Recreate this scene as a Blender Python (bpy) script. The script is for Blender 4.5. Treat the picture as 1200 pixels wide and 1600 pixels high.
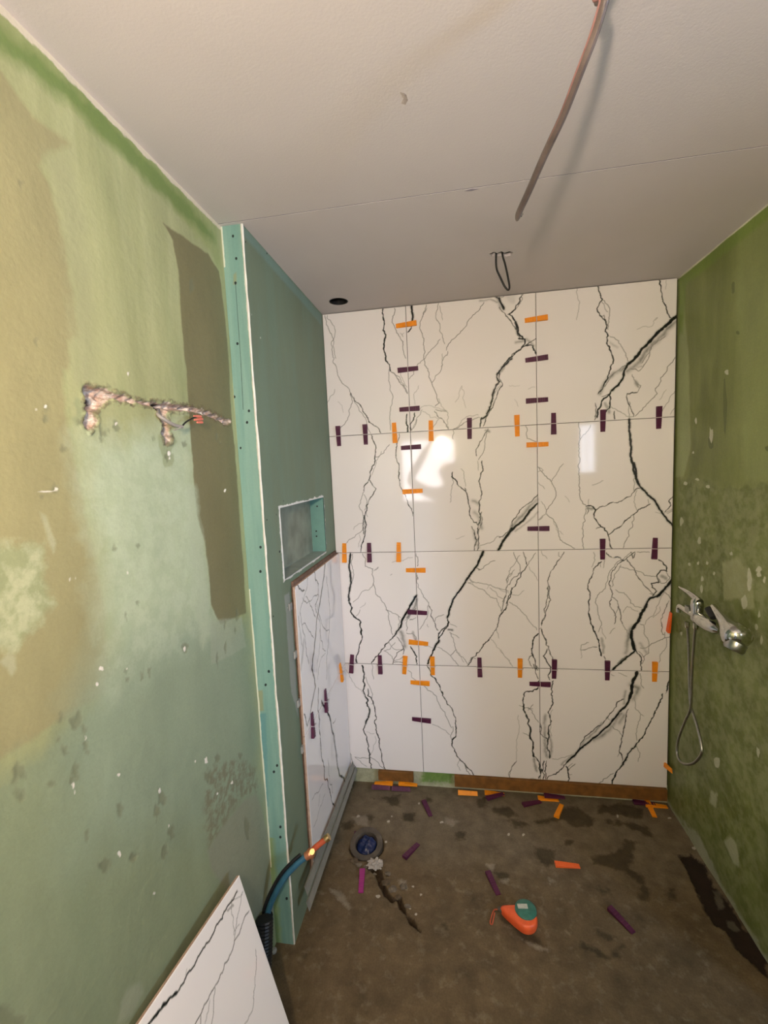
import bpy, bmesh, math, random
import numpy as np
from mathutils import Vector, Matrix
random.seed(4); rng = np.random.default_rng(7)
SC = bpy.context.scene
for o in list(bpy.data.objects): bpy.data.objects.remove(o)
COL = SC.collection

# ---------------------------------------------------------------- camera, light, exposure
FPX, YAW, PITCH, ROLL = 692.27, -0.161, -0.1007, -0.0454
CAM = Vector((-0.3912, -2.2095, 1.7173))
_f = Vector((math.sin(YAW)*math.cos(PITCH), math.cos(YAW)*math.cos(PITCH), math.sin(PITCH)))
_r = Vector((math.cos(YAW), -math.sin(YAW), 0)); _u = _r.cross(_f)
RT = _r*math.cos(ROLL) + _u*math.sin(ROLL); UP = -_r*math.sin(ROLL) + _u*math.cos(ROLL)
cd = bpy.data.cameras.new('camera'); cam = bpy.data.objects.new('camera', cd); COL.objects.link(cam)
cd.sensor_fit = 'VERTICAL'; cd.sensor_height = 24; cd.sensor_width = 18; cd.lens = FPX/1600*24; cd.clip_start = .02
cam.matrix_world = Matrix(((RT.x, UP.x, -_f.x, CAM.x), (RT.y, UP.y, -_f.y, CAM.y), (RT.z, UP.z, -_f.z, CAM.z), (0, 0, 0, 1)))
SC.camera = cam
SC.view_settings.view_transform = 'Standard'; SC.view_settings.look = 'None'
SC.view_settings.exposure = 0.99; SC.view_settings.gamma = 1; SC.view_settings.use_curve_mapping = False
W = bpy.data.worlds.new('world'); SC.world = W; W.use_nodes = True
W.node_tree.nodes['Background'].inputs[0].default_value = (.55, .7, 1, 1)
W.node_tree.nodes['Background'].inputs[1].default_value = .3
def area(name, loc, direction, sx, sy, power, color):
    l = bpy.data.lights.new(name, 'AREA'); l.shape = 'RECTANGLE'; l.size = sx; l.size_y = sy; l.energy = power; l.color = color
    o = bpy.data.objects.new(name, l); COL.objects.link(o); o.location = loc
    o.rotation_euler = Vector(direction).to_track_quat('-Z', 'Z').to_euler()
    return o
area('added_sky_side_window', (4.3, -3.8, 2.02), (-2.1, 1.2, 0), 3.6, .85, 330, (.52, .72, 1))  # unseen sky panel, added to send cool daylight through the side window
area('daylight_rear_window', (1.13, -3.36, 1.82), (0, 1, 0), .2, .58, 2, (.78, .84, 1))
area('daylight_doorway', (-.705, -3.40, 1.66), (0, 1, 0), .68, .76, 10, (1, .92, .93))
BULB_POS = Vector((-.514, -2.45, 1.907)); BULB_E = 440; BULB_C = (1, .79, .58)

# ---------------------------------------------------------------- room measures (metres)
XL, XB, XR = -1.087, -1.016, .600      # left wall, boxing side, right wall
YB, YF, YR, YE = 0.0, -.841, -3.2, -.90   # tile face, boxing front, rear wall, end of right wall
ZC = 2.484; H = [.088, .684, 1.284, 1.884, ZC]; XJ = [XB, -.6, 0., .6]

def at(u, v, ax, val):
    """point of the real plane (axis ax = val) seen at photo pixel u, v"""
    d = _f + RT*((u-600)/FPX) - UP*((v-800)/FPX)
    return CAM + d*((val-CAM[ax])/d[ax])
def atn(u, v, ax, val):
    d = np.array(_f)[None] + np.outer((np.asarray(u, float)-600)/FPX, RT) - np.outer((np.asarray(v, float)-800)/FPX, UP)
    return np.array(CAM)[None] + d*((val-CAM[ax])/d[:, ax])[:, None]

# ---------------------------------------------------------------- helpers: objects
def tag(o, label=None, cat=None, group=None, kind=None):
    if label: o['label'] = label
    if cat: o['category'] = cat
    if group: o['group'] = group
    if kind: o['kind'] = kind
    return o
def empty(name, loc, label, cat, group=None):
    o = bpy.data.objects.new(name, None); COL.objects.link(o); o.location = loc; o.empty_display_size = .05
    bpy.context.view_layer.update()
    return tag(o, label, cat, group)
def link(name, me, mats, parent=None):
    o = bpy.data.objects.new(name, me); COL.objects.link(o)
    for m in (mats if isinstance(mats, (list, tuple)) else [mats]): me.materials.append(m)
    if parent:
        o.parent = parent; o.matrix_parent_inverse = Matrix.Translation(parent.location).inverted() if parent.parent is None else Matrix.Identity(4)
    return o
def obj(name, bm, mats, parent=None, smooth=False):
    me = bpy.data.meshes.new(name); bmesh.ops.recalc_face_normals(bm, faces=bm.faces); bm.to_mesh(me); bm.free()
    if smooth:
        for p in me.polygons: p.use_smooth = True
        try: me.set_sharp_from_angle(angle=math.radians(42))
        except Exception: pass
    return link(name, me, mats, parent)
def box(bm, lo, hi, mi=0, bev=0, M=None):
    b = bmesh.new(); bmesh.ops.create_cube(b, size=1)
    lo, hi = Vector(lo), Vector(hi)
    for v in b.verts: v.co = Vector([(lo[i]+hi[i])/2 + v.co[i]*(hi[i]-lo[i]) for i in range(3)])
    if bev: bmesh.ops.bevel(b, geom=list(b.edges), offset=bev, segments=2, affect='EDGES', profile=.7)
    return merge(bm, b, M, mi)
def merge(bm, b, M=None, mi=0):
    if M is not None: b.transform(M)
    vm = {v: bm.verts.new(v.co) for v in b.verts}
    for f in b.faces:
        try:
            g = bm.faces.new([vm[v] for v in f.verts]); g.material_index = mi
        except ValueError: pass
    b.free(); return bm
def frame_of(d, ref=None):
    d = d.normalized(); r = ref or (Vector((0, 0, 1)) if abs(d.z) < .9 else Vector((1, 0, 0)))
    a = d.cross(r).normalized(); return a, d.cross(a).normalized()
def tube(bm, pts, rad, seg=10, mi=0, flat=1.0, ref=None, closed=False):
    pts = [Vector(p) for p in pts]; n = len(pts); rings = []
    rs = rad if isinstance(rad, (list, tuple)) else [rad]*n
    a = None
    for i, p in enumerate(pts):
        if closed: d = pts[(i+1) % n]-pts[i-1]
        else: d = pts[min(i+1, n-1)]-pts[max(i-1, 0)]
        d.normalize()
        if a is None: a, b = frame_of(d, ref)
        else:
            a = (a-d*a.dot(d)).normalized(); b = d.cross(a).normalized()
        rings.append([bm.verts.new(p + a*math.cos(t)*rs[i]*flat + b*math.sin(t)*rs[i]) for t in [2*math.pi*k/seg for k in range(seg)]])
    for i in range(n if closed else n-1):
        A, B = rings[i], rings[(i+1) % n]
        for k in range(seg):
            f = bm.faces.new((A[k], A[(k+1) % seg], B[(k+1) % seg], B[k])); f.material_index = mi
    if not closed:
        for R in (rings[0][::-1], rings[-1]):
            f = bm.faces.new(R); f.material_index = mi
    return bm
def smooth_path(pts, n=8):
    pts = [Vector(p) for p in pts]; out = []
    P = [pts[0]*2-pts[1]] + pts + [pts[-1]*2-pts[-2]]
    for i in range(1, len(P)-2):
        for k in range(n):
            t = k/n; a, b, c, d = P[i-1:i+3]
            out.append(.5*((2*b)+(c-a)*t+(2*a-5*b+4*c-d)*t*t+(3*b-a-3*c+d)*t**3))
    return out+[pts[-1]]
def lathe(bm, p0, p1, prof, seg=20, mi=0):
    """revolve profile [(t, r)] round the axis p0 -> p1"""
    p0, p1 = Vector(p0), Vector(p1); d = p1-p0; a, b = frame_of(d); rings = []
    for t, r in prof:
        rings.append([bm.verts.new(p0+d*t+(a*math.cos(q)+b*math.sin(q))*max(r, 1e-4)) for q in [2*math.pi*k/seg for k in range(seg)]])
    for A, B in zip(rings, rings[1:]):
        for k in range(seg):
            f = bm.faces.new((A[k], A[(k+1) % seg], B[(k+1) % seg], B[k])); f.material_index = mi
    for R in (rings[0][::-1], rings[-1]):
        f = bm.faces.new(R); f.material_index = mi
    return bm
def sheet(bm, outline, holes, axis, z0, z1, mi=0):
    """flat slab with holes: outline/holes are 2-D loops, extruded from z0 to z1 along axis"""
    cu = bpy.data.curves.new('tmp', 'CURVE'); cu.dimensions = '2D'; cu.fill_mode = 'BOTH'; cu.extrude = abs(z1-z0)/2
    for loop in [outline]+holes:
        s = cu.splines.new('POLY'); s.points.add(len(loop)-1); s.use_cyclic_u = True
        for i, (x, y) in enumerate(loop): s.points[i].co = (x, y, 0, 1)
    o = bpy.data.objects.new('tmp', cu); COL.objects.link(o); bpy.context.view_layer.update()
    me = bpy.data.meshes.new_from_object(o.evaluated_get(bpy.context.evaluated_depsgraph_get()))
    b = bmesh.new(); b.from_mesh(me); bpy.data.objects.remove(o); bpy.data.curves.remove(cu); bpy.data.meshes.remove(me)
    zc = (z0+z1)/2
    for v in b.verts:
        x, y, z = v.co
        v.co = {0: (zc+z, x, y), 1: (x, zc+z, y), 2: (x, y, zc+z)}[axis]
    return merge(bm, b, None, mi)

# ---------------------------------------------------------------- helpers: materials
def mat(name, color, rough=.5, metal=0, noise=0, nscale=20, bump=0, bscale=60, spec=.5, coat=0, emit=None, trans=0, ior=1.45):
    m = bpy.data.materials.new(name); m.use_nodes = True; N = m.node_tree.nodes; L = m.node_tree.links
    b = N['Principled BSDF']; b.inputs['Base Color'].default_value = (*color, 1); b.inputs['Roughness'].default_value = rough
    b.inputs['Metallic'].default_value = metal; b.inputs['Specular IOR Level'].default_value = spec
    b.inputs['Coat Weight'].default_value = coat; b.inputs['Transmission Weight'].default_value = trans; b.inputs['IOR'].default_value = ior
    if emit: b.inputs['Emission Color'].default_value = (*emit[0], 1); b.inputs['Emission Strength'].default_value = emit[1]
    tc = N.new('ShaderNodeTexCoord')
    if noise:
        n = N.new('ShaderNodeTexNoise'); n.inputs['Scale'].default_value = nscale; n.inputs['Detail'].default_value = 5
        L.new(tc.outputs['Object'], n.inputs['Vector'])
        mr = N.new('ShaderNodeMapRange'); mr.inputs[1].default_value = .3; mr.inputs[2].default_value = .7
        mr.inputs[3].default_value = 1-noise; mr.inputs[4].default_value = 1+noise; L.new(n.outputs[0], mr.inputs[0])
        mx = N.new('ShaderNodeVectorMath'); mx.operation = 'SCALE'; mx.inputs[0].default_value = color
        L.new(mr.outputs[0], mx.inputs['Scale']); L.new(mx.outputs[0], b.inputs['Base Color'])
    if bump:
        n = N.new('ShaderNodeTexNoise'); n.inputs['Scale'].default_value = bscale; n.inputs['Detail'].default_value = 4
        L.new(tc.outputs['Object'], n.inputs['Vector'])
        bp = N.new('ShaderNodeBump'); bp.inputs['Strength'].default_value = bump; bp.inputs['Distance'].default_value = .004
        L.new(n.outputs[0], bp.inputs['Height']); L.new(bp.outputs[0], b.inputs['Normal'])
    return m
def layered(name, base, layers, rough=.6, mottle=.08, mscale=(14, 14, 14), bump=.25, bscale=90, streaks=None):
    """layers: (attribute, colour, softness m, noise scale, noise amplitude m, opacity[, break-up]); attributes hold signed distances"""
    m = bpy.data.materials.new(name); m.use_nodes = True; N = m.node_tree.nodes; L = m.node_tree.links
    b = N['Principled BSDF']; b.inputs['Roughness'].default_value = rough; b.inputs['Specular IOR Level'].default_value = .3
    tc = N.new('ShaderNodeTexCoord')
    def noise(scale, detail=5, vec=None, rg=.6):
        n = N.new('ShaderNodeTexNoise'); n.inputs['Scale'].default_value = scale; n.inputs['Detail'].default_value = detail; n.inputs['Roughness'].default_value = rg
        L.new(vec or tc.outputs['Object'], n.inputs['Vector']); return n.outputs[0]
    def rng_(src, a, b_, c, d):
        r = N.new('ShaderNodeMapRange'); r.inputs[1].default_value = a; r.inputs[2].default_value = b_; r.inputs[3].default_value = c; r.inputs[4].default_value = d
        L.new(src, r.inputs[0]); return r.outputs[0]
    def math_(op, x, y):
        q = N.new('ShaderNodeMath'); q.operation = op
        for i, w in enumerate((x, y)):
            if isinstance(w, (int, float)): q.inputs[i].default_value = w
            else: L.new(w, q.inputs[i])
        return q.outputs[0]
    def mixc(fac, A, B):
        q = N.new('ShaderNodeMix'); q.data_type = 'RGBA'
        L.new(fac, q.inputs[0])
        for s, w in ((6, A), (7, B)):
            if isinstance(w, tuple): q.inputs[s].default_value = (*w, 1)
            else: L.new(w, q.inputs[s])
        return q.outputs[2]
    c = base
    if streaks:
        for (sc, col, lo, hi, op) in streaks:
            mp = N.new('ShaderNodeMapping'); mp.inputs['Scale'].default_value = sc; L.new(tc.outputs['Object'], mp.inputs[0])
            c = mixc(rng_(noise(1, 6, mp.outputs[0]), lo, hi, 0, op), c, col)
    for ly in layers:
        an, col, soft, ns, na, op = ly[:6]
        at_ = N.new('ShaderNodeAttribute'); at_.attribute_name = an
        s = at_.outputs['Fac']
        if na: s = math_('ADD', s, math_('MULTIPLY', math_('SUBTRACT', noise(ns), .5), na*2))
        fac = rng_(s, -soft, soft, 0, op)
        if len(ly) > 6: fac = math_('MULTIPLY', fac, rng_(noise(ly[6]), .42, .58, 0, 1))
        c = mixc(fac, c, col)
    if isinstance(c, tuple): c = mixc(rng_(noise(3), 0, 1, 0, 0), c, c)
    mp = N.new('ShaderNodeMapping'); mp.inputs['Scale'].default_value = mscale; L.new(tc.outputs['Object'], mp.inputs[0])
    mm = math_('MULTIPLY', rng_(noise(1, 7, mp.outputs[0]), .3, .7, 1-mottle, 1+mottle), rng_(noise(160, 3), .3, .7, 1-mottle*.5, 1+mottle*.5))
    vs = N.new('ShaderNodeVectorMath'); vs.operation = 'SCALE'; L.new(c, vs.inputs[0]); L.new(mm, vs.inputs['Scale'])
    L.new(vs.outputs[0], b.inputs['Base Color'])
    bp = N.new('ShaderNodeBump'); bp.inputs['Strength'].default_value = bump; bp.inputs['Distance'].default_value = .003
    hh = math_('ADD', noise(bscale, 5), math_('MULTIPLY', noise(9, 3), 2.0))
    L.new(hh, bp.inputs['Height']); L.new(bp.outputs[0], b.inputs['Normal'])
    return m

# ---------------------------------------------------------------- helpers: painted grids
def sdf_poly(X, Y, poly):
    """signed distance (+ inside) of points to a polygon"""
    P = np.asarray(poly, float); d = np.full(X.shape, 1e9); inside = np.zeros(X.shape, bool)
    for (x0, y0), (x1, y1) in zip(P, np.roll(P, -1, 0)):
        ex, ey = x1-x0, y1-y0; t = np.clip(((X-x0)*ex+(Y-y0)*ey)/(ex*ex+ey*ey+1e-12), 0, 1)
        d = np.minimum(d, np.hypot(X-x0-t*ex, Y-y0-t*ey))
        c = ((y0 > Y) != (y1 > Y)) & (X < (x1-x0)*(Y-y0)/((y1-y0) if y1 != y0 else 1e-12)+x0)
        inside ^= c
    return np.where(inside, d, -d)
def sdf_line(X, Y, pts, w):
    """w - distance to polyline; w may vary along it"""
    out = np.full(X.shape, -1e3); P = np.asarray(pts, float); ws = np.broadcast_to(w, (len(P),))
    for i in range(len(P)-1):
        (x0, y0), (x1, y1) = P[i], P[i+1]; ex, ey = x1-x0, y1-y0
        t = np.clip(((X-x0)*ex+(Y-y0)*ey)/(ex*ex+ey*ey+1e-12), 0, 1)
        out = np.maximum(out, ws[i]*(1-t)+ws[i+1]*t-np.hypot(X-x0-t*ex, Y-y0-t*ey))
    return out
def grid_mesh(name, A, B, fn, keep=None, extra=None, attrs=None):
    """grid over 1-D arrays A x B; fn(a, b) -> xyz; keep(face centres) -> mask; attrs: dict of per-vertex arrays; extra: list of closed boxes (lo, hi)"""
    a, b = np.meshgrid(A, B, indexing='ij'); co = fn(a, b).reshape(-1, 3)
    na, nb = len(A), len(B); idx = np.arange(na*nb).reshape(na, nb)
    q = np.stack([idx[:-1, :-1], idx[1:, :-1], idx[1:, 1:], idx[:-1, 1:]], -1).reshape(-1, 4)
    if keep is not None:
        ca = (A[:-1]+A[1:])/2; cb = (B[:-1]+B[1:])/2; ka, kb = np.meshgrid(ca, cb, indexing='ij'); q = q[keep(ka, kb).reshape(-1)]
    nv = len(co); cube = np.array([[0, 1, 3, 2], [4, 6, 7, 5], [0, 4, 5, 1], [2, 3, 7, 6], [0, 2, 6, 4], [1, 5, 7, 3]])
    for lo, hi in (extra or []):
        vs = np.array([[(lo, hi)[i][0], (lo, hi)[j][1], (lo, hi)[k][2]] for i in (0, 1) for j in (0, 1) for k in (0, 1)])
        q = np.concatenate([q, cube+len(co)]); co = np.concatenate([co, vs])
    me = bpy.data.meshes.new(name); me.vertices.add(len(co)); me.vertices.foreach_set('co', co.astype(np.float32).ravel())
    me.loops.add(q.size); me.loops.foreach_set('vertex_index', q.astype(np.int32).ravel())
    me.polygons.add(len(q)); me.polygons.foreach_set('loop_start', np.arange(0, q.size, 4, dtype=np.int32))
    me.update(calc_edges=True); me.validate()
    for k, val in (attrs or {}).items():
        at_ = me.attributes.new(k, 'FLOAT', 'POINT'); full = np.full(len(co), -1., np.float32); full[:nv] = np.asarray(val, np.float32).ravel()
        at_.data.foreach_set('value', full)
    return me
def fbm(X, Y, scale, seed=0, octaves=5):
    r = np.random.default_rng(seed); out = np.zeros(X.shape); amp = .5
    for o in range(octaves):
        n = 64; T = r.random((n, n)); x = X*scale*2**o+r.random()*50; y = Y*scale*2**o+r.random()*50
        xi = np.floor(x).astype(int); yi = np.floor(y).astype(int); fx = x-xi; fy = y-yi; fx = fx*fx*(3-2*fx); fy = fy*fy*(3-2*fy)
        g = lambda i, j: T[(xi+i) % n, (yi+j) % n]
        out += amp*((g(0, 0)*(1-fx)+g(1, 0)*fx)*(1-fy)+(g(0, 1)*(1-fx)+g(1, 1)*fx)*fy); amp *= .5
    return out

# ================================================================ MATERIALS
M_tile = bpy.data.materials.new('glossy_marble_tile'); M_tile.use_nodes = True
_N = M_tile.node_tree.nodes; _L = M_tile.node_tree.links; _b = _N['Principled BSDF']
_a = _N.new('ShaderNodeAttribute'); _a.attribute_name = 'vein'
_cr = _N.new('ShaderNodeValToRGB'); e = _cr.color_ramp.elements
e[0].position = 0; e[0].color = (.87, .825, .815, 1); e[1].position = 1; e[1].color = (.012, .014, .014, 1)
x = e.new(.35); x.color = (.42, .40, .38, 1); x = e.new(.7); x.color = (.09, .09, .085, 1)
_L.new(_a.outputs['Fac'], _cr.inputs[0]); _L.new(_cr.outputs[0], _b.inputs['Base Color'])
_b.inputs['Roughness'].default_value = .06; _b.inputs['Specular IOR Level'].default_value = .55
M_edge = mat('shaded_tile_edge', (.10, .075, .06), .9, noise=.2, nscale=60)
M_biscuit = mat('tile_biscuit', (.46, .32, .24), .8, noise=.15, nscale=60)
M_glue = mat('tile_adhesive', (.17, .10, .07), .9, noise=.3, nscale=40, bump=.5)
M_greyglue = mat('grey_adhesive', (.33, .33, .31), .9, noise=.2, nscale=40, bump=.4)
M_orange = mat('orange_plastic', (.92, .30, .008), .5, noise=.06, nscale=80)
M_redorange = mat('red_orange_plastic', (.85, .13, .02), .4)
M_purple = mat('purple_plastic', (.080, .010, .042), .5, noise=.1, nscale=80)
M_magenta = mat('magenta_plastic', (.30, .02, .16), .38)
M_clip = mat('clear_white_clip', (.62, .55, .55), .3, trans=.3)
M_wood = mat('timber_batten', (.20, .085, .018), .6, noise=.25, nscale=30, bump=.2)
M_chrome = mat('chrome', (.58, .58, .55), .13, metal=1, noise=.06, nscale=30)
M_dullchrome = mat('dull_chrome', (.40, .40, .37), .28, metal=1, noise=.15, nscale=60)
M_black = mat('black_rubber', (.012, .012, .012), .5, noise=.2, nscale=40)
M_blue = mat('blue_sleeve', (.035, .125, .19), .45, noise=.15, nscale=40)
M_copper = mat('copper_fitting', (.65, .26, .13), .35, metal=.7, noise=.2, nscale=40)
M_brass = mat('brass_ring', (.60, .42, .18), .3, metal=.9, noise=.1)
M_redpipe = mat('red_orange_pipe', (.50, .09, .035), .5, noise=.15, nscale=40)
M_white = mat('white_plaster', (.80, .78, .72), .8, noise=.08, nscale=50, bump=.4)
M_profile = mat('grey_profile', (.22, .215, .185), .45, noise=.1, nscale=30)
M_cable = mat('grey_cable', (.13, .10, .095), .4, noise=.25, nscale=25, bump=.3, bscale=120)
M_greywire = mat('grey_sheathed_wire', (.30, .27, .25), .5, noise=.1)
M_redcap = mat('red_wire_cap', (.75, .20, .14), .4)
M_teal = mat('teal_dial', (.04, .16, .12), .35, noise=.15, nscale=60)
M_badge = mat('pale_badge', (.45, .46, .40), .4, noise=.2, nscale=80)
M_pvc = mat('grey_pvc_collar', (.085, .068, .05), .6, noise=.35, nscale=25)
M_bluecap = mat('blue_bag', (.006, .014, .06), .08, noise=.3, nscale=25, bump=1.0, bscale=30)
M_rag = mat('white_rag', (.42, .38, .33), .85, noise=.2, nscale=50, bump=.8)
M_brick = mat('rubble', (.55, .33, .24), .9, noise=.35, nscale=50, bump=.8)
M_door = mat('white_painted_door', (.75, .72, .66), .4, noise=.02, nscale=8)
M_rearwall = mat('pale_green_wall', (.50, .56, .42), .7, noise=.08, nscale=5, bump=.2)
M_glass = mat('window_glass', (1, 1, 1), .0, trans=1)
M_bulb = mat('glowing_bulb', (1, .9, .75), .3, emit=(BULB_C, BULB_E))
M_leaf = mat('light_plastic', (.7, .68, .6), .4)

# ================================================================ LEFT WALL (painted plaster, seen at a slant)
def LW(pts):
    p = atn([q[0] for q in pts], [q[1] for q in pts], 0, XL); return p[:, 1:3]
def off(ox, oy, s, pts): return [(ox+x/s, oy+y/s) for x, y in pts]
A = np.concatenate([np.linspace(YR, -2.0, 8), np.arange(-1.99, YF-.001, .0035), [YF, 0.03]]); B = np.linspace(0, ZC, 760)
ya, zb = np.meshgrid(A, B, indexing='ij')
wob = lambda s, sc, sd: (fbm(ya, zb, sc, sd)-.5)*s
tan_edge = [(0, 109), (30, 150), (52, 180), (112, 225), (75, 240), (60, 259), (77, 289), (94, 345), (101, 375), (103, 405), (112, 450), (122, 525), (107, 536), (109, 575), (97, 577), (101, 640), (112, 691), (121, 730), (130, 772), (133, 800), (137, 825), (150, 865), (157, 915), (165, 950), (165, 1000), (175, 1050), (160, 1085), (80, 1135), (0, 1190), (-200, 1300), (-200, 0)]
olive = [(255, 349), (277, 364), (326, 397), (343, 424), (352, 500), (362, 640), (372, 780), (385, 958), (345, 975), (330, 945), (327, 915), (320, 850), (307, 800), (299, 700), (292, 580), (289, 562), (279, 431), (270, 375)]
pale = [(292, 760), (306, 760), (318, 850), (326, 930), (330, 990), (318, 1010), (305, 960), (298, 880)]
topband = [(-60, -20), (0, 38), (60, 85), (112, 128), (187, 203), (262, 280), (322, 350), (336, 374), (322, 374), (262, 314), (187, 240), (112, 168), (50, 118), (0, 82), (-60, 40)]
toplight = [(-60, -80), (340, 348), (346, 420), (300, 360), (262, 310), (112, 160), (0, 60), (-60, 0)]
lower = [(-200, 1300), (0, 1190), (90, 1140), (175, 1080), (250, 1018), (320, 985), (350, 975), (385, 975), (440, 1600), (300, 1900), (-200, 1900)]  # patchy green-grey paint, its tone darkened for the dimmer light low down
greypatch = [(325, 1330), (345, 1295), (382, 1250), (400, 1240), (418, 1300), (430, 1400), (425, 1450), (370, 1410), (330, 1360)]
midlight = [(330, 970), (378, 965), (385, 1010), (350, 1030), (330, 1040)]
streak = [(325, 1200), (370, 1185), (400, 1200), (402, 1235), (378, 1248), (325, 1325), (318, 1260)]
speck = [(0, 850), (66, 852), (72, 905), (85, 945), (60, 975), (25, 1015), (0, 1005), (-60, 1040), (-60, 850)]
drop = [(-5, 1035), (12, 1022), (24, 1025), (26, 1045), (18, 1057), (11, 1045)]
bandstroke = [(62, 800), (72, 805), (88, 850), (84, 865), (74, 840)]
lowpale = [(190, 1565), (200, 1545), (218, 1535), (225, 1550), (205, 1590), (185, 1598)]
brushv = [(75, 245), (110, 240), (140, 420), (150, 600), (120, 600), (112, 450), (94, 345)]
def P_(poly): return sdf_poly(ya, zb, LW(poly))
dark_marks = [(31, 290, 4, 9), (56, 535, 3, 6), (299, 448, 4, 11), (70, 637, 5, 5), (71, 656, 5, 6), (182, 664, 7, 8), (160, 676, 7, 8), (161, 686, 5, 4), (170, 673, 3, 3), (86, 763, 6, 8), (65, 776, 2, 3), (123, 660, 5, 4), (179, 857, 4, 6), (216, 853, 5, 5), (215, 942, 3, 5), (197, 962, 2, 8), (118, 1128, 11, 15), (132, 1140, 4, 9), (134, 1165, 5, 7), (137, 1175, 4, 4), (101, 1172, 7, 7), (28, 1207, 14, 17), (33, 1245, 11, 15), (80, 1225, 10, 4), (136, 1305, 5, 10), (163, 1352, 11, 13), (186, 1265, 6, 9), (252, 1245, 9, 16), (245, 1270, 5, 12), (268, 1300, 6, 12), (258, 1330, 8, 12), (118, 1205, 6, 14), (114, 1218, 7, 7), (340, 1185, 6, 6), (325, 1215, 8, 10), (289, 1012, 6, 7), (197, 1048, 3, 4), (198, 1062, 3, 4), (233, 1050, 3, 9), (222, 1056, 3, 8), (371, 962, 3, 9), (352, 975, 2, 8), (340, 1030, 2, 12), (353, 1010, 3, 9), (368, 985, 2, 6), (339, 683, 3, 5), (344, 692, 2, 3), (288, 694, 4, 5), (240, 685, 3, 4), (99, 700, 6, 5), (262, 713, 5, 8), (15, 1590, 26, 22), (210, 1340, 9, 8), (386, 1290, 6, 18), (375, 1180, 5, 8), (95, 1122, 3, 12), (92, 1155, 3, 4)]
white_marks = [(158, 1045, 4, 6), (152, 1070, 3, 4), (70, 636, 4, 5), (88, 765, 4, 4), (289, 1014, 2, 5), (199, 895, 2, 4), (187, 1334, 4, 6), (115, 1228, 3, 7), (117, 1238, 2, 5), (322, 1187, 4, 7), (363, 1223, 3, 4), (242, 1396, 3, 4), (200, 584, 3, 5), (352, 766, 3, 5), (185, 1210, 3, 4), (110, 905, 3, 5), (134, 1152, 2, 9), (75, 768, 20, 2), (250, 1235, 3, 6), (264, 1290, 2, 5), (198, 1045, 2, 2), (265, 716, 2, 4), (118, 903, 1, 4), (55, 640, 2, 3), (340, 1240, 3, 3), (305, 1190, 2, 3), (182, 662, 3, 4), (265, 708, 3, 5)]
def blobs(fn, ax_val, X, Y, marks, seed, n=9, jag=.35):
    r = random.Random(seed); out = np.full(X.shape, -1.)
    for (u, v, ru, rv) in marks:
        pts = []
        for k in range(n):
            t = 2*math.pi*k/n; j = 1+r.uniform(-jag, jag)
            pts.append((u+math.cos(t)*ru*j, v+math.sin(t)*rv*j))
        out = np.maximum(out, sdf_poly(X, Y, fn(pts)))
    return out
# chased-out channel: real depth
ch_line = off(40, 580, 3.333, [(325, 110), (360, 118), (430, 120), (480, 135), (560, 155), (620, 165), (680, 180), (720, 182), (790, 190), (850, 195), (930, 215), (990, 240), (1030, 262), (1068, 262)])
def wpx(n): return n*.00135
channel = np.maximum.reduce([
    sdf_line(ya, zb, LW(ch_line), [.012, .011, .010, .008, .004, .004, .006, .009, .009, .008, .009, .009, .008, .006]),
    sdf_poly(ya, zb, LW(off(40, 580, 3.333, [(318, 108), (440, 115), (425, 170), (375, 200), (350, 220), (372, 250), (335, 318), (300, 285), (315, 235), (305, 190), (310, 150)]))),
    sdf_poly(ya, zb, LW(off(40, 580, 3.333, [(680, 175), (745, 180), (740, 230), (752, 290), (762, 370), (730, 382), (716, 345), (715, 270), (690, 225)])))])
cdist = channel + wob(.016, 60, 3)
depth = np.clip(cdist/.006, 0, 1)*(.008+.045*np.clip(fbm(ya, zb, 70, 8)-.2, 0, 1))
holes = blobs(LW, 0, ya, zb, [(145, 628, 5, 6), (137, 633, 4, 9), (250, 635, 5, 5), (257, 672, 4, 10), (293, 636, 3, 3)], 5)
depth = depth + np.clip(holes/.004, 0, 1)*.02
chips = blobs(LW, 0, ya, zb, [(u, v, a*.75, b*.7) for u, v, a, b in white_marks], 2, jag=.5); dks = blobs(LW, 0, ya, zb, [(u, v, a*.8, b*.95) for u, v, a, b in dark_marks], 3, n=11, jag=.5)
crust = np.clip(1-np.abs(cdist+.004)/.004, 0, 1)*.004*(fbm(ya, zb, 120, 9) > .5)
relief = -depth + crust + np.clip((chips)/.004, 0, 1)*.002 - np.clip(dks/.004, 0, 1)*.0012 + (fbm(ya, zb, 6, 12)-.5)*.006
relief[-2:] = 0; relief[-1:] = -.004
LAY = {'l_tan': P_(tan_edge), 'l_olive': P_(olive), 'l_pale': P_(pale), 'l_band': P_(topband), 'l_toplight': P_(toplight), 'l_lower': P_(lower), 'l_greyp': P_(greypatch), 'l_mid': P_(midlight), 'l_streak': P_(streak),
       'l_speck': P_(speck), 'l_mintlight': P_([(118, 690), (300, 660), (318, 850), (335, 985), (250, 1030), (175, 1085), (160, 920)]), 'l_mintlight2': P_([(150, 1010), (330, 960), (395, 1010), (410, 1240), (330, 1300), (120, 1330), (90, 1180)]), 'l_white': chips, 'l_dark': dks, 'l_brick': cdist-.0005, 'l_hole': holes, 'l_crust': .006-np.abs(cdist+.002), 'l_drop': np.maximum(P_(drop), P_(bandstroke)), 'l_lowpale': P_(lowpale), 'l_brushv': P_(brushv),
       'l_caulk': sdf_line(ya, zb, np.array([[YR, ZC-.002], [YF, ZC-.002]]), .010), 'l_halo': blobs(LW, 0, ya, zb, [(128, 635, 14, 14), (262, 690, 14, 26), (125, 655, 12, 10), (262, 720, 10, 14)], 9)}
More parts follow.
